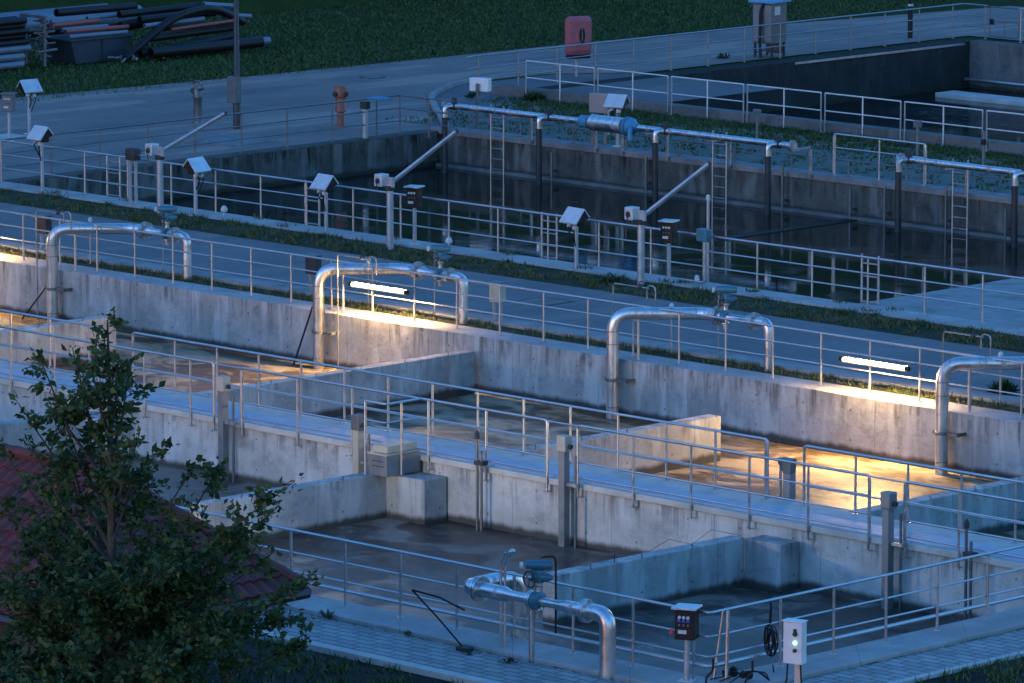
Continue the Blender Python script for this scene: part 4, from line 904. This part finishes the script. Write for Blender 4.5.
# ------------------------------------------------------------------ small house with hipped clay roof
hs = thing('tiled_shed', 'small building with red clay tiled hip roof behind the tree', 'building', (18.5, -31.45, 0))
E1x, E0x, Ey0, Ey1, ez, az = 6.5, -8.5, -2.15, 2.15, 2.5, 4.25
b = MB(); b.box(E0x + .4, E1x - 2.9, Ey0 + .45, Ey1 - .45, -.1, 2.62); b.build('wall', M_plaster, hs)
def roof_face(p0, p1, p2, p3, name):
    """pantile face: eave p0->p1, ridge p3->p2"""
    p0, p1, p2, p3 = map(Vector, (p0, p1, p2, p3)); ev = (p1 - p0); L = ev.length; e = ev.normalized()
    up = (p3 - p0); up = up - e * up.dot(e); H = up.length; up.normalize(); nrm = e.cross(up)
    a0 = (p3 - p0).dot(e); a1 = (p2 - p0).dot(e); rows = int(H / .3); V = []; F = []
    per = .22; step = .036
    for r_ in range(rows + 1):
        s0 = r_ * H / (rows + 1); s1 = (r_ + 1) * H / (rows + 1) + .02
        for (s, lift) in ((s0, .055), (s1, .012)):
            s = min(s, H); lo = a0 * s / H; hi = L + (a1 - L) * s / H
            n_ = 1
            V.append((s, lift, lo, hi))
    out = MB()
    for r_ in range(rows + 1):
        sA, lA, loA, hiA = V[2 * r_]; sB, lB, loB, hiB = V[2 * r_ + 1]
        n_ = max(2, int((hiA - loA) / step)); us = [loA + (hiA - loA) * k / n_ for k in range(n_ + 1)]
        def P(u, s, l): return p0 + e * u + up * s + nrm * (l + .026 * math.sin(2 * math.pi * u / per))
        vs = []
        for u in us:
            ub = min(max(u, loB), hiB)
            vs += [P(u, sA, 0) - nrm * .02, P(u, sA, lA), P(ub, sB, lB)]
        fs = []
        for k in range(n_):
            i = 3 * k; fs += [(i, i + 3, i + 4, i + 1), (i + 1, i + 4, i + 5, i + 2)]
        out.add(vs, fs)
    return out.build(name, M_tile, hs)
hw = Ey1
A_, B_, C_, D_ = (E1x, Ey0, ez), (E1x, Ey1, ez), (E0x, Ey1, ez), (E0x, Ey0, ez); R1 = (E1x - hw, 0, az); R0 = (E0x + hw, 0, az)
roof_face(A_, B_, R1, R1, 'roof_hip'); roof_face(D_, A_, R1, R0, 'roof_slope'); roof_face(B_, C_, R0, R1, 'roof_slope'); roof_face(C_, D_, R0, R0, 'roof_hip')
b = MB()
for a, c in ((A_, R1), (B_, R1), (C_, R0), (D_, R0), (R0, R1)):
    a = Vector(a) + Vector((0, 0, .05)); c = Vector(c) + Vector((0, 0, .05)); n_ = max(2, int((c - a).length / .3))
    for k in range(n_): b.tube([a.lerp(c, k / n_), a.lerp(c, (k + 1.12) / n_)], [.1, .085], 8)
b.build('ridge_tile', M_tile, hs)
b = MB(); q = .05
for a, c in ((A_, B_), (B_, C_), (C_, D_), (D_, A_)):
    a = Vector(a); c = Vector(c); o_ = Vector(((1 if a.x + c.x > 2 * E0x + 15.5 else -1) if abs(a.x - c.x) < .1 else 0, (1 if a.y + c.y > 0 else -1) if abs(a.y - c.y) < .1 else 0, 0)) * .06
    b.tube([a + o_ - Vector((0, 0, .07)), c + o_ - Vector((0, 0, .07))], .075, 8)
b.build('gutter', M_trim, hs)
b = MB(); b.box(E0x + .1, E1x - .1, Ey0 + .1, Ey1 - .1, 2.40, 2.44); b.build('soffit', M_trim, hs)

# ------------------------------------------------------------------ vegetation
def blades(name, label, boxes, h0, h1, m, w=.03, lean=.5, clump=0, kind='stuff'):
    """boxes: (x0,x1,y0,y1,z,count); separate grass blades as narrow triangles"""
    P = []
    for x0, x1, y0, y1, z, n in boxes:
        n = int(n)
        if clump:
            c = np.stack([RNG.uniform(x0, x1, max(1, n // clump)), RNG.uniform(y0, y1, max(1, n // clump))], 1)
            p = c[RNG.integers(0, len(c), n)] + RNG.normal(0, .11, (n, 2)); p[:, 0] = np.clip(p[:, 0], x0, x1); p[:, 1] = np.clip(p[:, 1], y0, y1)
        else: p = np.stack([RNG.uniform(x0, x1, n), RNG.uniform(y0, y1, n)], 1)
        P.append(np.column_stack([p, np.full(n, z)]))
    P = np.concatenate(P); n = len(P); a = RNG.uniform(0, 2 * np.pi, n); h = RNG.uniform(h0, h1, n)
    d = np.column_stack([np.cos(a), np.sin(a), np.zeros(n)]) * (w * .5)
    la = RNG.uniform(0, 2 * np.pi, n); ll = h * lean * RNG.uniform(.1, 1, n)
    tip = P + np.column_stack([np.cos(la) * ll, np.sin(la) * ll, h])
    V = np.stack([P - d, P + d, tip], 1).reshape(-1, 3); F = np.arange(3 * n).reshape(-1, 3)
    o = raw_mesh(name, V, F, m); o['kind'] = kind; 
    if label: o['label'] = label
    return o
blades('grass', 'dark mown grass beyond the yard', [(-62, -42.6, 4, 70, -.03, 60000), (-43.0, -41.6, 21, 64, -.03, 2500)], .03, .13, M_grass, .06, 1.6)
blades('strip_grass', 'rough grass on the strip beside the dark basin', [(-40, 12, 6.66, 8.3, 0, 13000), (-32, 12, 8.4, 9.05, .05, 500)], .03, .14, M_dry, .035, 1.2, 26)
blades('verge_grass', 'rough grass under the lamps between wall and kerb', [(-22, 17, .84, 1.32, -.01, 6000)], .03, .15, M_dry, .025, 1.0, 16)
blades('fence_grass', 'grass along the pale fence panels', [(-31, -4, 31.0, 32.45, 0, 7000), (-31, -5, 25.8, 29.5, 0, 2500), (-31, -5, 29.5, 31, 0, 5000), (-32.5, -31, 31.0, 33, -.01, 250)], .03, .13, M_grass, .05, 1.3, 6)
blades('gravel_weeds', 'weeds on the gravel below the path', [(8, 30, -34, -24.4, -.01, 24000), (28.2, 32, -24, -10, -.01, 7000)], .03, .16, M_grass, .035, 1.2, 12)
def tuft(label, x, y, z, n, r, h):
    V = []; F = []
    for k in range(n):
        a = random.uniform(0, 6.283); e = random.uniform(.25, 1.2); L = .7 * h * random.uniform(.4, 1); p = Vector((random.uniform(-r, r) * .4, random.uniform(-r, r) * .4, 0))
        d = Vector((math.cos(a) * math.cos(e), math.sin(a) * math.cos(e), math.sin(e))); s = Vector((-math.sin(a), math.cos(a), 0)) * L * .1
        i = len(V); m_ = p + d * L * .55; V += [p, m_ - s, p + d * L - Vector((0, 0, L * .1)), m_ + s]; F += [(i, i + 1, i + 2), (i, i + 2, i + 3)]
    o = raw_mesh('weed_tuft', np.array([tuple(v) for v in V]), np.array(F), M_shrub); o.location = (x, y, z); return tag(o, label, 'weed', 'weed tufts in the paving')
for lab, x, y, n, r, h in (('dark weed tuft at the joint below the roof corner', 16.6, -22.4, 60, .35, .5), ('small weed tuft on the coping joint left of the second near post', 18.2, -22.5, 30, .15, .35), ('bushy weed at the path kerb left of the bracket', 17.6, -23.6, 60, .25, .4),
        ('weed tuft at the foot of the inlet pipe prop', 22.7, -22.75, 40, .2, .25), ('flat weed by the black bracket foot', 21.8, -22.75, 40, .25, .2), ('tiny weed in the path joint right of centre', 20.1, -22.5, 16, .1, .22)):
    tuft(lab, x, y, .0, n, r, h)
tuft('dark shrub seedling on the service road edge by the fourth feed pipe', 11.9, 2.25, .02, 240, .35, .62)
tuft('small sprout at the curved kerb in the yard', -33.0, 31.3, 0, 26, .12, .55)
tuft('tall weed clump at the left end of the pale fence', -31.3, 32.2, 0, 110, .4, .6)
tuft('dead pale weed clump below the right crane post', -4.3, 7.6, 0, 70, .4, .55)
tuft('green weed by the control cabinet foot', -35.2, 44.6, 0, 60, .4, .4)
tuft('low weed patch at the foot of the pale fence', -27.9, 31.9, 0, 50, .4, .3)

# the tree in front of the small house
def tree():
    base = Vector((29.6, -37.0, 0)); t = thing('broadleaf_tree', 'dark leafy young tree in the lower left foreground', 'tree', base)
    rt = Vector((.7071, .7071, 0)); dp = Vector((-.7071, .7071, 0))
    # local picture plane: u to the right, z up, w away from the viewer
    def Lp(u, z, w): return rt * u + dp * w + Vector((0, 0, z))
    tr = MB(); tr.tube([Lp(.05, -.1, 0), Lp(.02, 1.5, .05), Lp(-.03, 3.2, 0), Lp(.0, 5.0, .03), Lp(.0, 6.6, 0), Lp(-.02, 7.85, 0)], [.15, .12, .095, .06, .035, .012], 10)
    tips = []; rnd = random.Random(5)
    specs = []
    # main sprays read from the outline (u, z of the tip, start height)
    for u, z, zs in ((-.92, 7.35, 5.6), (-.5, 7.45, 5.9), (-1.25, 6.75, 4.8), (-1.5, 6.15, 4.3), (-.75, 6.8, 5.2), (.22, 7.05, 6.0), (.42, 6.45, 5.2), (.62, 6.15, 4.9), (.5, 5.75, 4.5), (1.1, 5.95, 4.1), (1.45, 5.9, 4.0), (2.42, 5.8, 3.9), (2.2, 5.4, 3.6), (1.8, 5.15, 3.6), (1.2, 5.2, 3.8),
        (-.35, 7.0, 5.9), (-.2, 7.3, 6.2), (.12, 7.4, 6.4), (-1.05, 6.3, 4.6), (-.6, 6.1, 4.8), (-.3, 6.4, 5.4), (.15, 6.2, 5.0), (-1.75, 5.7, 4.0), (2.35, 4.3, 2.9), (2.1, 4.75, 3.2), (.9, 4.7, 3.3), (-1.9, 5.1, 3.4)):
        specs.append((u, z, zs, rnd.uniform(-.5, .5)))
    for k in range(104):
        zs = rnd.uniform(.9, 4.3); a = rnd.uniform(0, 6.283); zt = zs + rnd.uniform(.2, 1.3)
        zt = min(zt, 4.9)
        ln = rnd.uniform(.9, 2.5) * (1.0 if zt < 4.2 else .78)
        specs.append((math.cos(a) * ln + (.05), zt, zs, math.sin(a) * ln))
    br = MB()
    for si, (u, z, zs, w) in enumerate(specs):
        s = Lp(0, zs, 0); e = Lp(u, z, w); mid = s.lerp(e, .5) + Vector((0, 0, -.06)) + rt * rnd.uniform(-.1, .1)
        br.tube([s, s.lerp(mid, .5) + Vector((0, 0, .02)), mid, e], [.035, .026, .018, .006], 5, False)
        L = (e - s).length
        for q in range(int((3 + L * 3.4) if si < 27 else (6 + L * 5.5))):
            f = rnd.uniform(.3, 1.0); p = (s.lerp(mid, f * 2) if f < .5 else mid.lerp(e, f * 2 - 1))
            d = Vector((rnd.uniform(-1, 1), rnd.uniform(-1, 1), rnd.uniform(-.3, .8))).normalized() * rnd.uniform(.15, .42)
            br.tube([p, p + d], [.008, .003], 3, False); tips.append((p, p + d))
        tips.append((mid.lerp(e, .6), e))
    for zz in np.arange(5.2, 7.85, .1):
        p = Lp(0, zz, 0); a = rnd.uniform(0, 6.28); l = .12 + .26 * max(0, (7.9 - zz)) / 2.6; tips.append((p, p + Vector((math.cos(a) * l, math.sin(a) * l, .12))))
    tr.build('trunk', M_bark, t); br.build('branches', M_bark, t)
    V = []; F = []
    for p, q in tips:
        d = q - p; n = int(14 + d.length * 36)
        for k in range(n):
            c = p.lerp(q, rnd.uniform(.15, 1.06)) + Vector((rnd.gauss(0, .045), rnd.gauss(0, .045), rnd.gauss(0, .04)))
            ax = (d.normalized() * .8 + Vector((rnd.uniform(-1, 1), rnd.uniform(-1, 1), rnd.uniform(-.9, .5)))).normalized(); L = rnd.uniform(.06, .145); W_ = L * rnd.uniform(.25, .34)
            nr = ax.cross(Vector((rnd.uniform(-1, 1), rnd.uniform(-1, 1), rnd.uniform(-1, 1)))).normalized(); dn = ax.cross(nr) * W_ * .35
            i = len(V); m_ = c + ax * L * .45
            V += [c, m_ + nr * W_ + dn, c + ax * L, m_ - nr * W_ + dn]; F += [(i, i + 1, i + 2), (i, i + 2, i + 3)]
    raw_mesh('crown', np.array([tuple(v) for v in V]), np.array(F), M_leaf, t)
    return len(F)
tree()

# ------------------------------------------------------------------ light, sky, camera
W = bpy.data.worlds.new('World'); S.world = W; W.use_nodes = True; nt = W.node_tree; nt.nodes.clear()
out = nt.nodes.new('ShaderNodeOutputWorld'); bg = nt.nodes.new('ShaderNodeBackground'); sky = nt.nodes.new('ShaderNodeTexSky')
sky.sky_type = 'NISHITA'; sky.sun_disc = False; sky.sun_elevation = R(1.5); sky.sun_rotation = R(195); sky.ozone_density = 5.0; sky.air_density = 1.0; sky.dust_density = .3; sky.altitude = 300
mul = nt.nodes.new('ShaderNodeMix'); mul.data_type = 'RGBA'; mul.blend_type = 'MULTIPLY'; mul.inputs[0].default_value = 1
nt.links.new(sky.outputs[0], mul.inputs[6]); mul.inputs[7].default_value = (2.08, 1.31, 1.0, 1)
nt.links.new(mul.outputs[2], bg.inputs[0]); bg.inputs[1].default_value = 1.8
nt.links.new(bg.outputs[0], out.inputs[0])
sl = bpy.data.lights.new('dusk_sun', 'SUN'); sl.energy = .13; sl.angle = R(20); sl.color = (1, .82, .62)
so = bpy.data.objects.new('dusk_sun', sl); COL.objects.link(so)
az, el = R(195), R(5)
dv = -Vector((math.sin(az) * math.cos(el), math.cos(az) * math.cos(el), math.sin(el)))
so.rotation_euler = dv.to_track_quat('-Z', 'Y').to_euler()

cam = bpy.data.cameras.new('camera'); co = bpy.data.objects.new('camera', cam); COL.objects.link(co); S.camera = co
cam.sensor_width = 36; cam.lens = 36 * 5549 / 1024; cam.clip_start = 1; cam.clip_end = 2000
co.location = (83.6242, -83.6242, 19.0); pitch = R(9.12712)
co.rotation_euler = (R(90) - pitch, 0, R(45))
S.render.resolution_x = 1024; S.render.resolution_y = 683
S.view_settings.view_transform = 'Standard'; S.view_settings.look = 'None'; S.view_settings.exposure = 0; S.view_settings.gamma = 1
S.render.engine = 'CYCLES'
S.cycles.use_denoising = True; S.cycles.max_bounces = 6; S.cycles.sample_clamp_indirect = 4
